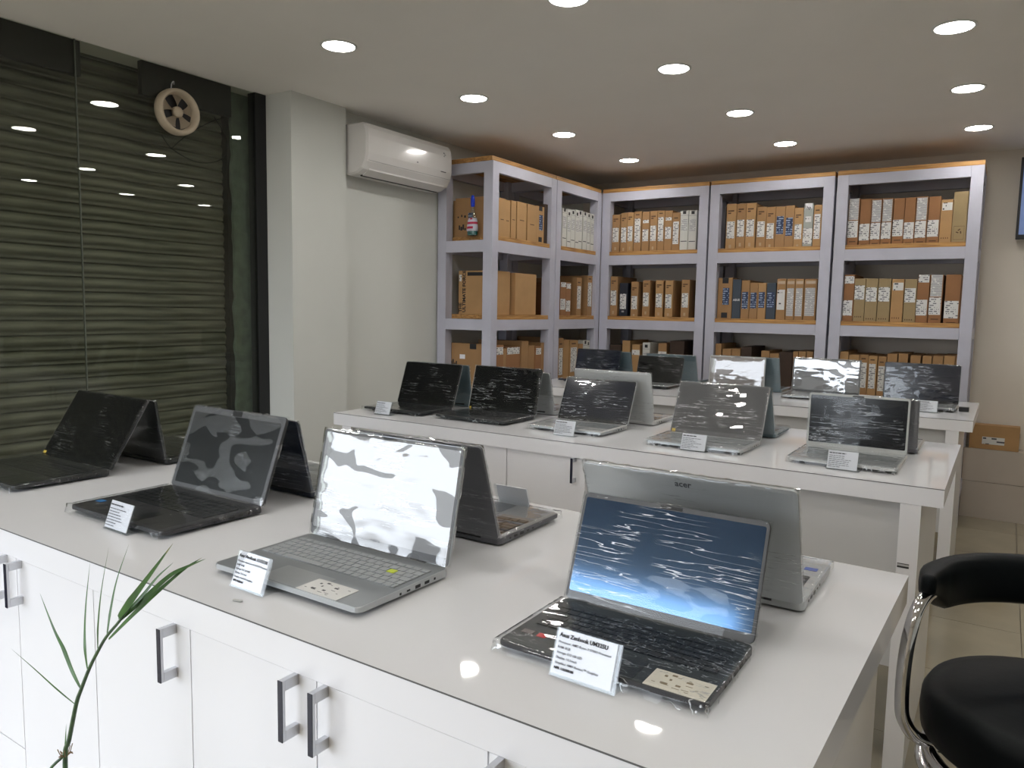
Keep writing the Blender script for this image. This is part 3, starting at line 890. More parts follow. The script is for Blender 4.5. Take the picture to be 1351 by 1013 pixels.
# television at the right edge
tv = thing('television', 'wall-mounted flat television showing a blue picture at the right edge', 'television', (0.012, 6.10, 0.525 + H))
boxobj('casing', (0, 0.95, 0, 0.05, 0, 0.535), M_black, tv, 0.003)
scr = mat('screen_picture', (0.16, 0.22, 0.42, 1), 0.2, scale=3, col2=(0.02, 0.05, 0.12, 1), emit=0.5)
boxobj('screen', (0.016, 0.934, -0.002, 0.0, 0.03, 0.52), scr, tv)
boxobj('wall_bracket', (0.3, 0.65, 0.05, 0.08, 0.15, 0.40), M_grey, tv)

# ------------------------------------------------------------------ counters
TH = 0.054
TZ = H - 0.48            # table top height
def worktop(name, corners, label, lip=True):
    bm = bmesh.new()
    lo = [bm.verts.new((x, y, TZ - TH)) for x, y in corners]
    hi = [bm.verts.new((x, y, TZ - 0.001)) for x, y in corners]
    bm.faces.new(lo[::-1]); bm.faces.new(hi)
    n = len(corners)
    for i in range(n):
        bm.faces.new((lo[i], lo[(i + 1) % n], hi[(i + 1) % n], hi[i]))
    ox, oy = corners[0]
    bmesh.ops.translate(bm, vec=(-ox, -oy, 0), verts=bm.verts)
    o = finish(name, bm, M_white, None, (ox, oy, 0))
    tag(o, label, 'worktop')
    bm = bmesh.new()
    lo = [bm.verts.new((x - ox, y - oy, TZ - 0.001)) for x, y in corners]
    hi = [bm.verts.new((x - ox, y - oy, TZ)) for x, y in corners]
    bm.faces.new(hi)
    for i in range(n):
        bm.faces.new((lo[i], lo[(i + 1) % n], hi[(i + 1) % n], hi[i]))
    finish('glossy_surface', bm, M_top, o)
    (x0, y0), (x1, y1) = corners[0], corners[1]
    boxobj('edge_line', (0, x1 - x0, -0.0008, 0, TZ - 0.0022, TZ - 0.0002), mat('edge_glue_line', (0.12, 0.12, 0.12, 1), 0.5), o)
    return o

def handle(parent, x, z, ln=0.09):
    """flat bar pull with two square feet and a dark edge, local door frame"""
    h = bpy.data.objects.new('handle', None)
    bm = bmesh.new()
    abox(bm, -0.005, 0.005, -0.030, -0.024, -ln / 2, ln / 2, 0.0006)
    abox(bm, -0.005, 0.005, -0.024, 0.0, -ln / 2, -ln / 2 + 0.012, 0.0006)
    abox(bm, -0.005, 0.005, -0.024, 0.0, ln / 2 - 0.012, ln / 2, 0.0006)
    h = finish('handle', bm, M_alu, parent, (x, 0, z))
    h['label'] = 'brushed metal bar handle'
    boxobj('dark_edge', (-0.0054, -0.0028, -0.0306, -0.0235, -ln / 2, ln / 2), M_navyline, h) if False else None
    return h

def cabinet(name, x0, x1, yf, yb, doors, label, group, ztop=TZ - TH - 0.0012, legs=True):
    t = thing(name, label, 'cabinet', ((x0 + x1) / 2, yf, 0), 0, group)
    ox = (x0 + x1) / 2
    boxobj('carcass', (x0 - ox + 0.0005, x1 - ox - 0.0005, 0.019, yb - yf, 0.08, ztop - 0.001), M_white, t)
    boxobj('plinth', (x0 - ox + 0.002, x1 - ox - 0.002, 0.05, yb - yf - 0.02, 0, 0.08), M_white, t)
    for a, b, z0, hs in doors:
        d = boxobj('door', (a - ox + 0.0012, b - ox - 0.0012, 0, 0.018, z0, ztop), M_white, t, 0.0004)
        if hs:
            xh = (b - ox - 0.042) if hs == 'R' else (a - ox + 0.020)
            bm = bmesh.new()
            ln = 0.092
            zc = ztop - 0.045
            abox(bm, xh - 0.0045, xh + 0.0045, -0.030, -0.025, zc - ln / 2, zc + ln / 2, 0.0005)
            abox(bm, xh - 0.0045, xh + 0.0045, -0.025, 0.0, zc - ln / 2, zc - ln / 2 + 0.016, 0.0005)
            abox(bm, xh - 0.0045, xh + 0.0045, -0.025, 0.0, zc + ln / 2 - 0.016, zc + ln / 2, 0.0005)
            hh = finish('handle', bm, M_alu, d)
            hh['label'] = 'brushed metal bar handle with a dark face'
            bm = bmesh.new()
            abox(bm, xh - 0.0047, xh + 0.0047, -0.0312, -0.0300, zc - ln / 2, zc + ln / 2)
            finish('handle_face', bm, M_navyline, d)
    return t

CX = (0.712)
worktop('countertop', [(-2.465, CX), (-0.142, CX), (-0.119, 1.545), (-2.465, 1.612)], 'long glossy white countertop nearest the photographer, carrying eight laptops')
g = 'white base cabinets under the front counter'
cabinet('base_cabinet', -2.42, -1.989, CX + 0.001, 1.53, [(-2.42, -1.989, 0.1, 'L')], 'white base cabinet at the far left end of the front counter', g)
t = cabinet('base_cabinet', -1.989, -1.69, CX + 0.001, 1.53, [(-1.989, -1.69, 0.425, 'R'), ], 'white base cabinet with a lower drawer front, cut by the left picture edge', g)
boxobj('drawer', (-0.1483, 0.1483, 0, 0.018, 0.1, 0.422), M_white, t, 0.0008)
cabinet('base_cabinet', -1.69, -1.39, CX + 0.001, 1.53, [(-1.69, -1.39, 0.1, 'L')], 'white base cabinet with its handle on the left, behind the reed plant', g)
cabinet('base_cabinet', -1.39, -1.09, CX + 0.001, 1.53, [(-1.39, -1.09, 0.1, 'R')], 'white base cabinet with its handle on the right, right of the reed plant', g)
cabinet('base_cabinet', -1.09, -0.49, CX + 0.001, 1.53, [(-1.09, -0.79, 0.1, 'R'), (-0.79, -0.49, 0.1, 'L')], 'two-door white base cabinet with paired handles under the front counter', g)
cabinet('base_cabinet', -0.49, -0.158, CX + 0.001, 1.53, [(-0.49, -0.19, 0.1, 'L'), (-0.19, -0.158, 0.1, None)], 'white base cabinet at the right end of the front counter', g)

Y2 = 2.39
worktop('countertop', [(-2.522, Y2), (-0.111, Y2), (-0.111, 3.285), (-2.522, 3.285)], 'glossy white worktop of the middle display table with ten laptops')
def desk_frame(x0, x1, yf, yb, px, label):
    t = thing('table_frame', label, 'table', ((x0 + x1) / 2, yf, 0))
    ox = (x0 + x1) / 2
    zt = TZ - TH - 0.001
    Mb = mat('shaded_side', (0.50, 0.43, 0.36, 1), 0.35, var=0.02)  # side tone with its shade put into the colour; left unassigned
    boxobj('leg', (x0 - ox, x0 - ox + 0.055, 0.001, 0.055, 0, zt), M_white, t, 0.001)
    boxobj('leg', (x0 - ox, x0 - ox + 0.055, yb - yf - 0.06, yb - yf, 0, zt), M_white, t, 0.001)
    boxobj('leg', (x1 - ox - 0.054, x1 - ox, 0.001, 0.05, 0, zt), M_white, t, 0.001)
    boxobj('end_panel', (x1 - ox - 0.050, x1 - ox - 0.004, 0.0505, yb - yf - 0.05, 0, zt), M_white, t)
    boxobj('modesty_panel', (px - ox, x1 - ox - 0.0545, 0.030, 0.048, 0.34, zt), M_panel, t)
    return t
t2f = desk_frame(-2.47, -0.165, Y2, 3.24, -1.241, 'white square legs and front panel under the middle display table')
for x in (-0.30,):
    bm = bmesh.new()
    ox = (-2.47 - 0.165) / 2
    lathe(bm, [(0.028, 0.0), (0.03, 0.004), (0.024, 0.012), (0.023, 0.33), (0.025, 0.34)], 24, (x - ox, 0.10, 0))
    finish('round_foot', bm, M_chrome, t2f, smooth=True)
boxobj('asset_sticker', (1.1015, 1.132, 0.0000, 0.001, 0.655, 0.668), print_mat('asset_print', (0.5, 0.5, 0.5, 1), (0.02, 0.02, 0.02, 1), 0.012, 0.45, True), t2f)
g = 'white cabinets under the middle table'
cabinet('base_cabinet', -2.19, -1.586, Y2 + 0.012, 3.1, [(-2.19, -1.888, 0.1, 'R'), (-1.888, -1.586, 0.1, 'L')], 'two-door white cabinet under the left half of the middle table', g)
cabinet('base_cabinet', -1.585, -1.242, Y2 + 0.012, 3.1, [(-1.585, -1.242, 0.1, 'R')], 'one-door white cabinet with a bar handle under the middle table', g)
Y3 = 4.085
worktop('countertop', [(-2.62, Y3), (-0.096, Y3), (-0.096, 4.99), (-2.62, 4.99)], 'glossy white worktop of the rear display table below the racks')
desk_frame(-2.55, -0.15, Y3, 4.92, -2.48, 'white square legs and front panel under the rear display table')

# ------------------------------------------------------------------ laptops
def lap_sheet(w, L, off, amp, seed, wrapm, parent, name='plastic_wrap', nx=34, ny=24, back=True):
    """cling film sleeve around a lid: a closed, creased sheet on both faces; lid local frame x across, y up, z towards the user"""
    bm = bmesh.new()
    def face(sign, zc):
        g = []
        for j in range(ny + 1):
            row = []
            for i in range(nx + 1):
                u, v = i / nx * 2 - 1, j / ny
                x, y = u * (w / 2 + 0.002), v * (L + 0.002)
                e = max(abs(u) ** 10, v ** 12)
                n1 = noise.noise(Vector((u * 2.2 + seed, v * 9 + seed, sign)))
                n2 = noise.noise(Vector((u * 14 + seed, v * 10 - seed, sign * 2))) * (0.35 + 1.5 * e)
                z = zc + sign * (off + amp * (0.6 * abs(n1) + 0.5 * abs(n2))) * (1 - 0.75 * e)
                x *= 1 + 0.006 * noise.noise(Vector((v * 20, seed, 0))) * (abs(u) ** 8)
                y += 0.003 * noise.noise(Vector((u * 16, seed + 3, 0))) * v ** 8
                row.append(bm.verts.new((x, y, z)))
            g.append(row)
        for j in range(ny):
            for i in range(nx):
                q = (g[j][i], g[j][i + 1], g[j + 1][i + 1], g[j + 1][i])
                bm.faces.new(q if sign > 0 else q[::-1])
        return g
    F = face(1, 0.0)
    B = face(-1, -0.0065)
    for i in range(nx):
        bm.faces.new((F[ny][i], F[ny][i + 1], B[ny][i + 1], B[ny][i]))
    for j in range(ny):
        bm.faces.new((F[j][0], F[j + 1][0], B[j + 1][0], B[j][0]))
        bm.faces.new((F[j][nx], F[j + 1][nx], B[j + 1][nx], B[j][nx]))
    return finish(name, bm, wrapm, parent, smooth=True)

def base_sheet(w, D, t, amp, seed, wrapm, parent):
    bm = bmesh.new()
    nx, ny = 34, 22
    g = []
    for j in range(-2, ny + 1):
        row = []
        for i in range(-1, nx + 2):
            u = max(-1.0, min(1.0, i / nx * 2 - 1))
            v = max(0.0, j / ny)
            x, y = u * (w / 2 + 0.003), -D + v * (D - 0.004) - 0.003 * (1 - v)
            z = t + 0.0025 + amp * abs(noise.noise(Vector((u * 3 + seed, v * 8, seed)))) + 0.4 * amp * abs(noise.noise(Vector((u * 15, v * 12 + seed, seed))))
            if i < 0 or i > nx:
                z = 0.003; x *= 1.006
            if j == -2:
                z = 0.002; y -= 0.004 + 0.003 * noise.noise(Vector((u * 6, seed, 1)))
            if j == -1:
                z = min(z, t * 0.7); y -= 0.002
            row.append(bm.verts.new((x, y, z)))
        g.append(row)
    for j in range(len(g) - 1):
        for i in range(len(g[0]) - 1):
            bm.faces.new((g[j][i], g[j][i + 1], g[j + 1][i + 1], g[j + 1][i]))
    return finish('base_wrap', bm, wrapm, parent, smooth=True)

KEY_ROWS = ['` 1 2 3 4 5 6 7 8 9 0 - ='.split(), 'Q W E R T Y U I O P [ ] \\'.split(), 'A S D F G H J K L ; \' . .'.split(), 'Z X C V B N M , . / . . .'.split()]
def keyboard(parent, w, D, t, km, individual, legends=False, numpad=False, hot=None):
    kw = w * (0.90 if not numpad else 0.93)
    kd = D * 0.44
    y1 = -0.028
    y0 = y1 - kd
    boxobj('key_well', (-kw / 2, kw / 2, y0, y1, t - 0.0005, t + 0.0004), M_keygap if km is M_key else mat('grey_key_well', (0.22, 0.235, 0.24, 1), 0.45, metal=0.3), parent)
    ncol = 14 if not numpad else 18
    rows = 6
    ph, pw = kd / rows, kw / ncol
    allbm = bmesh.new()
    meshes = {}
    leg = bmesh.new()
    for r in range(rows):
        c = 0.0
        k = 0
        while c < ncol - 0.01:
            span = 1.0
            if r == 0 and k == 2 + (numpad * 1):
                span = 5.0 if not numpad else 5.5
            elif r in (1, 2, 3, 4) and c == 0:
                span = (1, 1.5, 1.75, 1.25)[4 - r] if r < 5 else 1
            if c + span > ncol:
                span = ncol - c
            if ncol - (c + span) < 0.5:
                span = ncol - c
            x0, x1 = -kw / 2 + c * pw + 0.0011, -kw / 2 + (c + span) * pw - 0.0011
            ya, yb = y0 + r * ph + 0.0011, y0 + (r + 1) * ph - 0.0011
            if r == 5:
                ya += ph * 0.2
            m_ = km
            if hot and r == 3 and abs(c - hot) < 0.6:
                m_ = M_yel
            if individual:
                key = (round(x1 - x0, 4), round(yb - ya, 4), m_.name)
                if key not in meshes:
                    bm = bmesh.new()
                    rprism(bm, x1 - x0, yb - ya, 0.0016, 0, 0.0014, seg=2)
                    me = bpy.data.meshes.new('key'); bm.to_mesh(me); bm.free(); me.materials.append(m_)
                    meshes[key] = me
                place('key', meshes[key], parent, ((x0 + x1) / 2, (ya + yb) / 2, t + 0.0004))
            else:
                abox(allbm, x0, x1, ya, yb, t + 0.0004, t + 0.0016)
            if legends and span < 1.3:
                s = None
                row = {4: 0, 3: 1, 2: 2, 1: 3}.get(r)
                kk = k - 1
                if row is not None and 0 <= kk < 13:
                    s = KEY_ROWS[row][kk] if row else KEY_ROWS[0][kk]
                elif r == 5:
                    s = 'f%d' % k if 0 < k < 13 else None
                if s:
                    me = text_mesh(s, 0.0062 if r < 5 else 0.004, 'CENTER', 0, 0.0)
                    n0 = len(leg.verts)
                    leg.from_mesh(me)
                    leg.verts.ensure_lookup_table()
                    bmesh.ops.translate(leg, vec=((x0 + x1) / 2, (ya + yb) / 2 - 0.0015, t + 0.00195), verts=leg.verts[n0:])
            c += span
            k += 1
    if individual:
        allbm.free()
    else:
        o = finish('keys', allbm, km, parent, kind='stuff')
    if legends:
        finish('key_legends', leg, mat('key_legend_ink', (0.32, 0.34, 0.34, 1), 0.5), parent, kind='stuff')
    else:
        leg.free()
    # touchpad
    bm = bmesh.new()
    rprism(bm, w * 0.34, D * 0.29, 0.003, t - 0.0003, t + 0.0004, 0, -D * 0.82, seg=3)
    finish('touchpad', bm, mat('touchpad_dark', (0.018, 0.021, 0.024, 1), 0.3) if km is M_key else mat('touchpad_grey', (0.36, 0.38, 0.39, 1), 0.3, metal=0.5), parent)

def display_mat(name, col, rough=0.12, film=None, film_fac=0.0, spec=0.5):
    if name in MATS:
        return MATS[name]
    m = bpy.data.materials.new(name)
    m.use_nodes = True
    n, l = m.node_tree.nodes, m.node_tree.links
    b = n['Principled BSDF']
    b.inputs['Base Color'].default_value = col
    b.inputs['Roughness'].default_value = rough
    b.inputs['Specular IOR Level'].default_value = spec
    if film:
        g = n.new('ShaderNodeBsdfGlossy')
        g.inputs['Color'].default_value = film
        g.inputs['Roughness'].default_value = 0.1
        mx = n.new('ShaderNodeMixShader')
        mx.inputs[0].default_value = film_fac
        l.new(b.outputs[0], mx.inputs[1]); l.new(g.outputs[0], mx.inputs[2])
        l.new(mx.outputs[0], n['Material Output'].inputs[0])
    MATS[name] = m
    return m

M_bodyk = mat('black_laptop_shell', (0.016, 0.018, 0.019, 1), 0.35, var=0.03)
M_bodyc = mat('charcoal_laptop_shell', (0.05, 0.05, 0.055, 1), 0.35, metal=0.3, var=0.03)
M_bodyg = mat('grey_laptop_shell', (0.13, 0.13, 0.145, 1), 0.32, metal=0.5, var=0.02)
M_bodys = mat('silver_laptop_shell', (0.50, 0.52, 0.53, 1), 0.32, metal=0.6, var=0.02)
M_bodyw = mat('pearl_laptop_shell', (0.55, 0.55, 0.54, 1), 0.4, metal=0.2, var=0.02)
M_bodyn = mat('navy_laptop_shell', (0.012, 0.018, 0.035, 1), 0.25, var=0.03)
M_bodyt = mat('steel_blue_shell', (0.16, 0.22, 0.25, 1), 0.35, metal=0.3, var=0.02)
M_bez = mat('black_bezel', (0.008, 0.008, 0.009, 1), 0.25)
M_bezg = mat('grey_bezel', (0.10, 0.10, 0.105, 1), 0.4)
M_bezp = mat('pale_bezel', (0.50, 0.50, 0.48, 1), 0.4)

D_black = display_mat('display_black', (0.004, 0.004, 0.005, 1), 0.18)
D_dark = display_mat('display_dark', (0.010, 0.011, 0.012, 1), 0.3)
D_navy = display_mat('display_navy', (0.006, 0.009, 0.022, 1), 0.15)
D_blue = display_mat('display_blue_film', (0.004, 0.015, 0.05, 1), 0.15, (0.19, 0.41, 0.75, 1), 0.30)
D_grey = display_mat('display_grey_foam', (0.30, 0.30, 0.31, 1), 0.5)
D_mid = display_mat('display_mid_grey', (0.055, 0.055, 0.06, 1), 0.4)
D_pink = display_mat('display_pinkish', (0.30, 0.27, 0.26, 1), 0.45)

def laptop(label, xl, xr, yh, D, dz, dy, away=False, body=M_bodyk, deck=None, key=M_key, bez=M_bez, disp=D_black,
           wf=0.12, contact=None, amp=0.003, indiv=False, legends=False, numpad=False, hot=None, t=0.017, ports=True, seed=1.0, extras=None,
           wrap_base=True, bump=0.5, crease=0.3, haze=0.002, group='display laptops wrapped in cling film', logo=None, bm_margin=(0.006, 0.007, 0.016)):
    w = xr - xl
    L = math.hypot(dz - t, dy)
    tilt = math.atan2(dy, dz - t)      # positive leans away from the user
    rz = math.pi if away else 0.0
    root = thing('laptop', label, 'laptop', ((xl + xr) / 2, yh, TZ + 0.001), rz, group)
    # local frame: user side is -y
    if away:
        tilt = math.atan2(abs(dy), dz - t)
    deck = deck or body
    bm = bmesh.new()
    rprism(bm, w, D, 0.010, 0.003, t, 0, -D / 2 + 0.004, bev=0.0016)
    for v in bm.verts:                       # wedge towards the front
        if v.co.z < t * 0.5:
            v.co.z += (t * 0.32) * max(0.0, (-v.co.y / D)) ** 3
    finish('base', bm, body, root)
    for sx in (-1, 1):
        boxobj('foot', (sx * w * 0.38 - 0.02, sx * w * 0.38 + 0.02, -0.03, -0.02, 0, 0.0034), M_foot, root)
    for sx in (-1, 1):
        boxobj('foot', (sx * w * 0.38 - 0.01, sx * w * 0.38 + 0.01, -D + 0.03, -D + 0.036, 0, 0.0075), M_foot, root)
    if deck is not body:
        bm = bmesh.new()
        rprism(bm, w - 0.003, D - 0.003, 0.009, t - 0.0008, t + 0.0002, 0, -D / 2 + 0.004)
        finish('deck', bm, deck, root)
    keyboard(root, w, D, t + 0.0002, key, indiv, legends, numpad, hot)
    if ports:
        for k, (yy, ln, hh) in enumerate(((-0.035, 0.004, 0.004), (-0.056, 0.012, 0.005), (-0.080, 0.013, 0.0055), (-0.104, 0.008, 0.003), (-0.124, 0.004, 0.004))):
            for sx in (-1, 1):
                boxobj('port', (sx * (w / 2) - 0.0006, sx * (w / 2) + 0.0006, yy - ln / 2, yy + ln / 2, t * 0.55 - hh / 2, t * 0.55 + hh / 2), M_port, root)
    bm = bmesh.new()
    cyl(bm, (-w * 0.36, 0.002, t - 0.003), 0.0048, w * 0.72, 14, 'X')
    finish('hinge', bm, bez if body is not M_bodyw else M_bodyw, root, smooth=True)
    # lid frame: origin at hinge, local y up the lid, local z toward the user; the object is a child with its own rotation
    lid_rot = (RX - tilt, 0, 0)
    bm = bmesh.new()
    rprism(bm, w, L, 0.009, -0.0062, -0.0012, 0, L / 2, bev=0.0012)
    lid = finish('lid', bm, body, root, (0, 0.002, t + 0.0005), lid_rot)
    sd, tp, bt = bm_margin
    bm = bmesh.new()
    rprism(bm, w - 0.0015, L - 0.0015, 0.008, -0.0012, -0.0004, 0, L / 2)
    finish('bezel', bm, bez, lid)
    bm = bmesh.new()
    rprism(bm, w - 2 * sd, L - tp - bt, 0.003, -0.0004, 0.0, 0, bt + (L - tp - bt) / 2, seg=2)
    finish('display', bm, disp, lid)
    boxobj('webcam', (-0.018, 0.018, L - tp + 0.001, L - 0.0015, -0.0003, 0.0003), M_port, lid)
    if logo:
        txt, sz, fx, fy, mm = logo
        text('brand_lettering', txt, sz, mm, lid, (w * fx, L * fy, -0.0064), (0, math.pi, 0), 'CENTER', 0.0003)
    wm = wrap_mat('cling_film_%d' % int(seed * 10), wf, (1.0, 17, 3), bump, haze, contact, seed, crease=crease)
    lap_sheet(w, L, 0.0015, amp, seed, wm, lid)
    if wrap_base:
        wb = wrap_mat('cling_film_base_%d' % int(seed * 10), 0.025, (4, 12, 3), 0.5, 0.002, None, seed + 4, crease=crease)
        base_sheet(w, D, t + 0.001, amp * 0.9, seed, wb, root)
    if extras:
        extras(root, lid, w, D, t, L)
    return root

def info_sticker(root, x0, x1, y0, y1, t, cream=False):
    c = mat('cream_card', (0.66, 0.62, 0.53, 1), 0.5) if cream else mat('silver_card', (0.60, 0.60, 0.58, 1), 0.5)
    o = boxobj('info_sticker', (x0, x1, y0, y1, t + 0.0003, t + 0.0010), c, root)
    mk = bmesh.new()
    random.seed(5)
    for k in range(16):
        u = x0 + 0.006 + (x1 - x0 - 0.016) * random.random()
        v = y0 + 0.004 + (y1 - y0 - 0.012) * random.random()
        abox(mk, u, u + random.uniform(0.003, 0.010), v, v + random.choice((0.0008, 0.0008, 0.004)), t + 0.0010, t + 0.0013)
    finish('sticker_print', mk, mat('sticker_ink', (0.22, 0.17, 0.10, 1), 0.6) if cream else M_inkg, o, kind='stuff')

# --- front counter, first row (screens to the photographer) and second row (lids to the photographer)
laptop('dark laptop at the far left end of the front counter', -2.425, -2.045, 1.105, 0.245, 0.202, 0.115, disp=D_black, deck=M_bodyk, seed=1.1, crease=0.0, wf=0.02, amp=0.0015, bump=0.15,
       extras=lambda r, l, w, D, t, L: boxobj('gold_sticker', (-w / 2 + 0.004, -w / 2 + 0.02, 0.004, 0.012, 0.0002, 0.0006), M_gold, l))
laptop('dark laptop facing the shutter behind the far left one', -2.415, -2.055, 1.285, 0.245, 0.194, 0.028, True, body=M_bodyk, seed=1.3, wf=0.05, bump=0.3)
def ex_c(r, l, w, D, t, L):
    boxobj('blue_badge', (-w / 2 + 0.012, -w / 2 + 0.034, -D + 0.055, -D + 0.07, t + 0.0003, t + 0.001), M_sky, r)
laptop('charcoal laptop with dark blotched screen film, second from left in the front row', -1.760, -1.402, 1.105, 0.25, 0.215, 0.074, body=M_bodyc, bez=M_bezg, disp=D_dark, seed=2.2, wf=0.08, contact=0.50, haze=0.09, crease=0.0,
       amp=0.0022, indiv=True, bump=0.06, extras=ex_c, bm_margin=(0.012, 0.016, 0.012))
laptop('navy laptop facing away behind the blotched-screen laptop', -1.765, -1.412, 1.272, 0.245, 0.200, 0.045, True, body=M_bodyn, seed=2.6, wf=0.07, bump=0.5)
def ex_e(r, l, w, D, t, L):
    info_sticker(r, w * 0.10, w * 0.36, -D + 0.006, -D + 0.058, t)
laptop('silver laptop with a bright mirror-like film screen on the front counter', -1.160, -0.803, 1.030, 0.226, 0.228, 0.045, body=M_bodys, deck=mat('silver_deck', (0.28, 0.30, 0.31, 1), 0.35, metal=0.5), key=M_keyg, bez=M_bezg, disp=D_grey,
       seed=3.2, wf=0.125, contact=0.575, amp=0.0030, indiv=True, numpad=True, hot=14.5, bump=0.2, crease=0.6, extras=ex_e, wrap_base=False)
laptop('dark grey laptop facing away behind the bright silver one', -1.165, -0.826, 1.235, 0.242, 0.215, 0.066, True, body=M_bodyg, deck=mat('grey_deck', (0.20, 0.20, 0.2, 1), 0.35, metal=0.4), seed=3.6, wf=0.04, bump=0.2, amp=0.002)
def ex_g(r, l, w, D, t, L):
    info_sticker(r, w * 0.22, w * 0.485, -D + 0.006, -D + 0.054, t, True)
    boxobj('red_badge', (-w / 2 + 0.038, -w / 2 + 0.052, -D + 0.046, -D + 0.058, t + 0.0003, t + 0.0009), M_red, r)
    boxobj('dark_badge', (-w / 2 + 0.012, -w / 2 + 0.030, -D + 0.046, -D + 0.058, t + 0.0003, t + 0.0009), mat('badge_grey', (0.15, 0.12, 0.12, 1), 0.3), r)
laptop('black laptop with a blue screen and cream info sticker, nearest the photographer', -0.570, -0.266, 1.040, 0.196, 0.177, 0.063, body=M_bodyc, deck=mat('dark_teal_deck', (0.022, 0.028, 0.03, 1), 0.4), bez=M_bezg, disp=D_blue, seed=4.1, wf=0.02, crease=0.8,
       amp=0.0015, indiv=True, legends=True, t=0.014, bump=0.15, extras=ex_g, bm_margin=(0.005, 0.008, 0.014))
def ex_h(r, l, w, D, t, L):
    boxobj('blue_badge', (-w / 2 + 0.014, -w / 2 + 0.036, -D + 0.05, -D + 0.066, t + 0.0003, t + 0.001), M_blue, r)
laptop('large silver laptop facing away behind the blue-screen laptop', -0.600, -0.241, 1.242, 0.232, 0.219, 0.084, True, body=M_bodys, seed=4.6, wf=0.05, bump=0.35, amp=0.002, extras=ex_h,
       logo=('acer', 0.016, 0.0, 0.90, M_inkg))

# --- middle table
laptop('black laptop at the left end of the middle table', -2.478, -2.135, 2.765, 0.235, 0.212, 0.070, seed=5.1, wf=0.02, bump=0.25)
laptop('grey silver laptop facing away, leftmost of the middle table rear row', -2.490, -2.140, 2.935, 0.235, 0.207, 0.03, True, body=M_bodyt, seed=5.5, wf=0.08)
laptop('black laptop with creased film, second from left in the middle table front row', -2.060, -1.698, 2.79, 0.25, 0.216, 0.055, body=M_bodyk, seed=6.2, wf=0.04, bump=0.3, crease=0.8,
       extras=lambda r, l, w, D, t, L: boxobj('gold_sticker', (-w / 2 + 0.004, -w / 2 + 0.014, 0.004, 0.012, 0.0002, 0.0006), M_gold, l))
laptop('silver laptop facing away behind the creased black one', -2.045, -1.692, 2.955, 0.24, 0.197, 0.048, True, body=M_bodys, seed=6.6, wf=0.08)
laptop('silver laptop with a navy screen reflecting a ceiling light, middle table', -1.585, -1.258, 2.790, 0.235, 0.190, 0.078, body=M_bodys, deck=M_bodyw, key=M_keyg, bez=M_bez, disp=D_navy, seed=7.3, wf=0.04, bump=0.15, amp=0.002, crease=0.7)
laptop('pearl white laptop facing away at the centre of the middle table', -1.570, -1.212, 2.962, 0.24, 0.226, 0.051, True, body=M_bodyw, seed=7.7, wf=0.07, bump=0.4)
laptop('laptop with a mid-grey crinkled screen, middle table', -1.066, -0.718, 2.765, 0.242, 0.207, 0.094, body=M_bodys, deck=M_bodys, key=M_keyg, bez=M_bezg, disp=D_mid, seed=8.2, wf=0.08, bump=0.3, crease=0.9, amp=0.003,
       extras=lambda r, l, w, D, t, L: boxobj('gold_sticker', (-w / 2 + 0.006, -w / 2 + 0.02, 0.004, 0.014, 0.0002, 0.0006), M_gold, l))
laptop('grey laptop facing away behind the crinkled grey screen', -1.065, -0.717, 2.968, 0.236, 0.199, 0.082, True, body=M_bodyt, seed=8.6, wf=0.10)
laptop('pale-framed laptop with a streaked black screen at the right end of the middle table', -0.565, -0.246, 2.785, 0.27, 0.205, 0.010, body=M_bodyw, deck=M_bodys, key=M_keyg, bez=M_bezp, disp=D_black, seed=9.3, wf=0.012, bump=0.35, crease=0.6, amp=0.003, indiv=False)
laptop('grey laptop facing away at the right end of the middle table', -0.555, -0.229, 2.952, 0.24, 0.192, 0.026, True, body=M_bodyg, deck=M_bodys, seed=9.6, wf=0.10)

# --- rear table
laptop('dark navy-screened laptop at the left of the rear table', -2.520, -2.185, 4.66, 0.235, 0.212, 0.045, disp=D_navy, body=M_bodyn, seed=10.1, wf=0.02)
laptop('steel blue laptop facing away behind the dark navy screen, rear table', -2.480, -2.127, 4.80, 0.235, 0.202, 0.06, True, body=M_bodyt, seed=10.5, wf=0.10)
laptop('black laptop, second from left in the rear table front row', -2.045, -1.730, 4.64, 0.225, 0.187, 0.050, disp=D_black, deck=M_bodys, key=M_keyg, seed=11.2, wf=0.02)
laptop('steel blue laptop facing away behind the small black one, rear table', -2.050, -1.700, 4.89, 0.235, 0.196, 0.06, True, body=M_bodyt, seed=11.6, wf=0.08)
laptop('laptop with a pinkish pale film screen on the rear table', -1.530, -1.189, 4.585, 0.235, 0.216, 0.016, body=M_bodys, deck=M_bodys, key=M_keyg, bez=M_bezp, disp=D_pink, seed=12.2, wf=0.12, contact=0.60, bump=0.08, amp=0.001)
laptop('grey green laptop facing away behind the pinkish screen, rear table', -1.490, -1.125, 4.735, 0.24, 0.215, 0.072, True, body=M_bodyt, seed=12.7, wf=0.09)
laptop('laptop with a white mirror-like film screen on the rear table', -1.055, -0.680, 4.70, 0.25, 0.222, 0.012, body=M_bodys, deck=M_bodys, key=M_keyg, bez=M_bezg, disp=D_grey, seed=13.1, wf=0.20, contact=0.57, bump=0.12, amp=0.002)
laptop('dark blue streaked laptop at the right end of the rear table', -0.545, -0.181, 4.595, 0.235, 0.226, 0.02, body=M_bodyg, deck=M_bodys, key=M_keyg, bez=M_bez, disp=D_navy, seed=14.3, wf=0.03, bump=0.35, crease=0.6, amp=0.003)

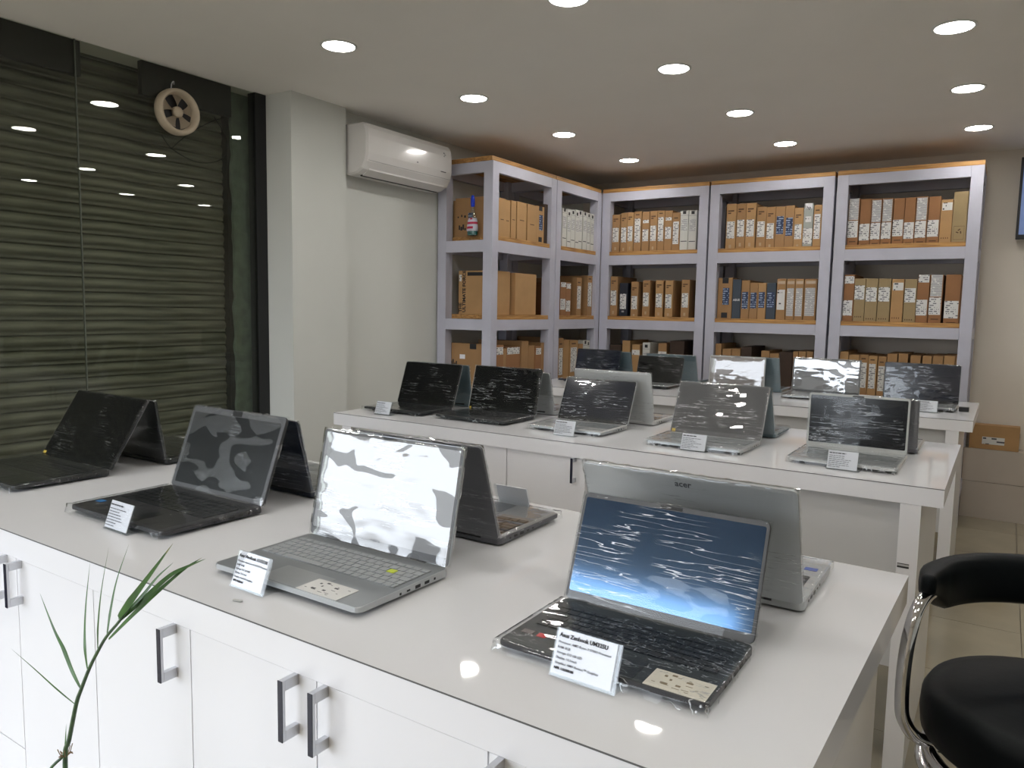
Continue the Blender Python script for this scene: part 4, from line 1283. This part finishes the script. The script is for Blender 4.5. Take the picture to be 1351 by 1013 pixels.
# ------------------------------------------------------------------ price cards
def price_card(x, y, label, lines, rz=0.0, w=0.096, h=0.062, big=True):
    t = thing('price_card', label, 'price card', (x, y, TZ + 0.001), rz, 'acrylic price card stands')
    tilt = math.radians(20)
    fr = bpy.data.objects.new('stand', None)
    M = Matrix.Rotation(-tilt, 4, 'X')
    bm = bmesh.new()
    def bx(a, b, c, d, e, f):
        n0 = len(bm.verts)
        abox(bm, a, b, c, d, e, f)
        bm.verts.ensure_lookup_table()
        bmesh.ops.transform(bm, matrix=M, verts=bm.verts[n0:])
    bx(-w / 2, w / 2, -0.0022, -0.0012, 0.0, h)      # front sheet
    bx(-w / 2, w / 2, 0.0012, 0.0022, 0.0, h)        # back sheet
    abox(bm, -w / 2, w / 2, -0.002, 0.034, 0.0, 0.0014)   # foot
    st = finish('acrylic_stand', bm, G_acr, t)
    bm = bmesh.new()
    abox(bm, -w / 2 + 0.002, w / 2 - 0.007, -0.0008, 0.0006, 0.004, h - 0.001)
    bmesh.ops.transform(bm, matrix=M, verts=bm.verts)
    card = finish('card', bm, M_paper, t)
    z = h - 0.0105
    if lines is None:
        rnd = random.Random(int(x * 1000))
        bm = bmesh.new()
        for k in range(8):
            u = -w / 2 + 0.006
            end = rnd.uniform(0.45, 0.92) * (w - 0.016) - w / 2 + 0.006 if k not in (0, 7) else -w / 2 + 0.006 + (0.5 if k == 0 else 0.35) * w
            hh = 0.0030 if k == 0 else 0.0014
            while u < end:
                ww = rnd.uniform(0.005, 0.012)
                abox(bm, u, min(u + ww, end), -0.0026, -0.0023, z, z + hh)
                u += ww + 0.0018
            z -= 0.0075 if k == 0 else 0.0058
        bmesh.ops.transform(bm, matrix=M, verts=bm.verts)
        finish('printed_lines', bm, M_inkg, card)
        lines = []
    for k, (s, bold) in enumerate(lines):
        sz = 0.0072 if k == 0 else 0.0044
        p = M @ Vector((-w / 2 + 0.006, -0.0024, z))
        text('card_line', s, sz, M_ink if bold else M_inkg, card, p, (RX - tilt, 0, 0), 'LEFT', 0.00022 if bold else 0.00002)
        z -= 0.0082 if k == 0 else 0.0066
    return t
def spec(title, cpu, ram='8GB', sto='512 GB SSD', dsp='15.6-inch', gpu='Intel Iris Graphics', price='NPR 95,000.00'):
    return [(title, True), ('Processor: ' + cpu, False), ('RAM: ' + ram, False), ('Storage: ' + sto, False), ('Display: ' + dsp, False), ('Graphics: ' + gpu, False), (price, True)]
price_card(-0.425, 0.826, 'acrylic price card in front of the blue-screen laptop nearest the photographer', spec('Asus Zenbook UM325U', 'AMD Ryzen 7 5700U Processor', dsp='13.3-inch', gpu='AMD Radeon\u2122 Graphics', price='NPR 110,000.00'), -0.02)
price_card(-1.036, 0.782, 'acrylic price card in front of the bright silver laptop', spec('Asus VivoBook 15 K513E', 'Intel Core i5 1135G7 Processor', price='NPR 94,000.00'), -0.03, 0.088)
price_card(-1.532, 0.836, 'acrylic price card in front of the blotched-screen charcoal laptop', None, -0.02, 0.094)
price_card(-2.300, 2.468, 'small price card by the black laptop at the left end of the middle table', None, 0.0)
price_card(-1.385, 2.490, 'small price card before the navy-screened laptop on the middle table', None, 0.0)
price_card(-0.878, 2.500, 'small price card before the crinkled grey screen on the middle table', None, 0.0)
price_card(-0.393, 2.482, 'small price card before the pale-framed laptop on the middle table', None, 0.0)
price_card(-0.965, 1.500, 'price card seen from behind at the rear edge of the front counter', None, math.pi)
price_card(-0.300, 4.29, 'small price card by the dark blue streaked laptop on the rear table', None, 0.0)

# small black gadget on the rear table, plastic scrap on the counter
o = boxobj('plug_adapter', (-0.022, 0.022, -0.018, 0.018, 0, 0.022), M_ink, None, 0.003, (-0.150, 4.47, TZ + 0.001))
tag(o, 'small black plug adapter at the right end of the rear table', 'adapter')
bm = bmesh.new()
rprism(bm, 0.018, 0.0055, 0.0025, 0, 0.0018)
o = finish('plastic_scrap', bm, mat('scrap_grey', (0.42, 0.42, 0.40, 1), 0.4), None, (-1.012, 0.748, TZ + 0.001), (0, 0, 0.3))
tag(o, 'tiny grey plastic scrap on the counter below the silver laptop card', 'scrap')

# ------------------------------------------------------------------ bar stool
st = thing('bar_stool', 'black padded bar stool with curved low back and chrome frame at the right', 'stool', (0.125, 1.50, 0))
SZ = H - 0.638
bm = bmesh.new()
lathe(bm, [(0.12, SZ - 0.088), (0.198, SZ - 0.086), (0.206, SZ - 0.078), (0.209, SZ - 0.05), (0.207, SZ - 0.022), (0.198, SZ - 0.006), (0.17, SZ), (0.08, SZ + 0.003), (0.01, SZ + 0.003)], 56)
finish('seat', bm, M_leather, st, smooth=True)
# curved back band
bm = bmesh.new()
rings = []
N = 40
for i in range(N + 1):
    a = math.radians(188 - 196 * i / N)
    e = min(i, N - i) / N
    hgt = 0.046 * min(1.0, 0.30 + e * 4.5)
    th = 0.024 * min(1.0, 0.4 + e * 6)
    zc = H - 0.497 + 0.004 * math.sin(math.pi * i / N) + (0.046 - hgt) * 0.92
    R_ = 0.208
    ring = []
    for k in range(14):
        b = 2 * math.pi * k / 14
        ca, sa = math.cos(b), math.sin(b)
        rx = R_ + th * math.copysign(abs(ca) ** 0.6, ca)
        rz_ = zc + hgt * math.copysign(abs(sa) ** 0.6, sa)
        ring.append(bm.verts.new((rx * math.cos(a), rx * math.sin(a), rz_)))
    rings.append(ring)
for A, B in zip(rings, rings[1:]):
    for k in range(14):
        bm.faces.new((A[k], A[(k + 1) % 14], B[(k + 1) % 14], B[k]))
bm.faces.new(rings[0][::-1]); bm.faces.new(rings[-1])
finish('backrest', bm, M_leather, st, smooth=True)
for sx in (-1, 1):
    bm = bmesh.new()
    tube(bm, [(sx * 0.192, 0.07, H - 0.505), (sx * 0.205, 0.01, H - 0.494), (sx * 0.218, -0.045, H - 0.503), (sx * 0.227, -0.075, H - 0.545), (sx * 0.231, -0.083, H - 0.60), (sx * 0.231, -0.085, H - 0.66), (sx * 0.226, -0.075, H - 0.70), (sx * 0.205, -0.055, H - 0.735), (sx * 0.16, -0.03, H - 0.748)], 0.0115, 14, 8)
    finish('arm_tube', bm, M_chrome, st, smooth=True)
for z, rr in ((-0.755, 0.192), (-0.782, 0.200)):
    bm = bmesh.new()
    tube(bm, [(rr * math.cos(2 * math.pi * i / 48), rr * math.sin(2 * math.pi * i / 48), H + z) for i in range(48)], 0.0115, 12, closed=True)
    finish('seat_ring', bm, M_chrome, st, smooth=True)
boxobj('seat_plate', (-0.19, 0.19, -0.03, 0.03, H - 0.764, H - 0.737), M_ink, st)
boxobj('seat_plate', (-0.03, 0.03, -0.19, 0.19, H - 0.764, H - 0.737), M_ink, st)
bm = bmesh.new()
lathe(bm, [(0.2, 0.0), (0.2, 0.008), (0.12, 0.02), (0.035, 0.035), (0.028, 0.06), (0.026, 0.30), (0.019, 0.31), (0.019, H - 0.764)], 40)
finish('pedestal', bm, M_chrome, st, smooth=True)
bm = bmesh.new()
tube(bm, [(0.13 * math.cos(2 * math.pi * i / 36), 0.13 * math.sin(2 * math.pi * i / 36), 0.26) for i in range(36)], 0.009, 10, closed=True)
cyl(bm, (-0.13, 0, 0.26), 0.008, 0.26, 10, 'X')
finish('footrest', bm, M_chrome, st, smooth=True)
boxobj('care_tag', (0.02, 0.045, 0.135, 0.145, SZ + 0.0015, SZ + 0.004), M_paper, st, rot=(0, 0, 0.1))

# ------------------------------------------------------------------ reed plant in front of the counter
PL = {"stem": [[-1.1301,0.53,0.7037],[-1.1175,0.53,0.7309],[-1.092,0.53,0.7953],[-1.0767,0.53,0.8221],[-1.0509,0.53,0.8621],[-1.0264,0.53,0.8938],[-1.003,0.53,0.9209],[-0.9711,0.53,0.9495],[-0.9434,0.53,0.9764]],
"a": [[-1.0941,0.53,0.7947],[-1.1218,0.52,0.8127],[-1.1467,0.5,0.8468],[-1.1673,0.48,0.8788]],
"b": [[-1.0777,0.53,0.8254],[-1.0984,0.53,0.8449],[-1.1413,0.54,0.8623],[-1.1895,0.55,0.8763],[-1.2526,0.56,0.9164]],
"c": [[-1.0562,0.53,0.8595],[-1.0601,0.53,0.8953],[-1.094,0.55,0.9337],[-1.0974,0.56,0.9974]],
"d": [[-1.0264,0.53,0.8945],[-1.0032,0.52,0.9416],[-0.9729,0.51,0.9991],[-0.914,0.49,1.0746]],
"e": [[-1.001,0.53,0.9232],[-1.0066,0.54,0.958],[-1.007,0.55,0.9962],[-1.0105,0.57,1.0394]],
"f": [[-0.9707,0.53,0.9564],[-0.9194,0.52,0.9952],[-0.8481,0.5,1.0455],[-0.762,0.48,1.1106]],
"g": [[-0.9526,0.53,0.9675],[-0.9285,0.54,0.9932],[-0.9104,0.55,1.0188],[-0.8885,0.56,1.0411]],
"h": [[-0.965,0.53,0.9545],[-0.923,0.54,0.9911],[-0.8509,0.53,1.0391],[-0.7972,0.52,1.0655],[-0.7467,0.51,1.0879]],
"i": [[-0.997,0.53,0.919],[-0.9295,0.53,0.9732],[-0.862,0.53,1.0242],[-0.8151,0.53,1.0574],[-0.7978,0.54,1.0709]],
"shoot": [[-1.1302,0.53,0.7018],[-1.1268,0.53,0.7277],[-1.1338,0.535,0.7495]]}
BX, BY = -1.135, 0.53
pt = thing('potted_reed', 'thin green reed plant with long narrow leaves in front of the counter', 'plant', (BX, BY, 0))
def loc(P):
    return [Vector((x - BX, y - BY, z)) for x, y, z in P]
bm = bmesh.new()
tube(bm, [Vector((0.0, 0, 0.20)), Vector((0.006, 0, 0.40)), Vector((0.002, 0, 0.6))] + loc(PL['stem'])[0:], lambda t: 0.0042 * (1 - 0.62 * t), 8, 5)
finish('stem', bm, M_stem, pt, smooth=True)
bm = bmesh.new()
tube(bm, [Vector((-0.035, -0.03, 0.20)), Vector((-0.03, -0.03, 0.5)), Vector((-0.018, -0.02, 0.66)), Vector((0.003, 0, 0.705))], 0.0022, 8, 5)
finish('stem', bm, M_stem, pt, smooth=True)
def blade(P, w, m=M_leaf, tip=None, mid=0.35, nrm=Vector((0.2, -1, 0.25))):
    pts = catmull(loc(P), 8)
    bm = bmesh.new()
    rows = []
    N = len(pts)
    for i, p in enumerate(pts):
        t = i / (N - 1)
        tg = (pts[min(i + 1, N - 1)] - pts[max(i - 1, 0)]).normalized()
        side = tg.cross(nrm).normalized()
        ww = w * (min(1, t / mid) ** 0.6 * 0.6 + 0.4 if t < mid else max(0.03, ((1 - t) / (1 - mid)) ** 0.8))
        up = side.cross(tg).normalized()
        rows.append([bm.verts.new(p - side * ww / 2 + up * ww * 0.12), bm.verts.new(p), bm.verts.new(p + side * ww / 2 + up * ww * 0.12)])
    for a, b in zip(rows, rows[1:]):
        for k in (0, 1):
            f = bm.faces.new((a[k], a[k + 1], b[k + 1], b[k]))
            if tip is not None and rows.index(a) / N > tip:
                f.material_index = 1
    finish('leaf', bm, [m, M_leafy], pt, smooth=True)
blade(PL['a'], 0.0028)
blade(PL['b'], 0.0085, mid=0.45)
blade(PL['c'], 0.0055, mid=0.3)
blade(PL['d'], 0.0042, mid=0.25)
blade(PL['e'], 0.0045, mid=0.25)
blade(PL['f'], 0.0125, mid=0.3, tip=0.86)
blade(PL['g'], 0.005)
blade(PL['h'], 0.0075, mid=0.3)
blade(PL['i'], 0.0065, mid=0.3, tip=0.9)
blade(PL['shoot'], 0.004, mid=0.3)
bm = bmesh.new()
random.seed(4)
for k in range(12):
    a = random.uniform(0, 6.28)
    tube(bm, [(0.005, 0, 0.700), (0.005 + 0.006 * math.cos(a), 0.006 * math.sin(a), 0.706), (0.005 + 0.010 * math.cos(a), 0.010 * math.sin(a), 0.712 + random.uniform(-0.01, 0.008))], 0.0007, 5, 3)
finish('dry_node', bm, M_husk, pt, kind='stuff')
bm = bmesh.new()
lathe(bm, [(0.07, 0), (0.075, 0.004), (0.095, 0.18), (0.102, 0.182), (0.102, 0.21), (0.092, 0.21), (0.09, 0.19)], 32)
finish('pot', bm, M_pot, pt, smooth=False)
bm = bmesh.new()
cyl(bm, (0, 0, 0.185), 0.091, 0.012, 32)
finish('soil', bm, M_soil, pt)
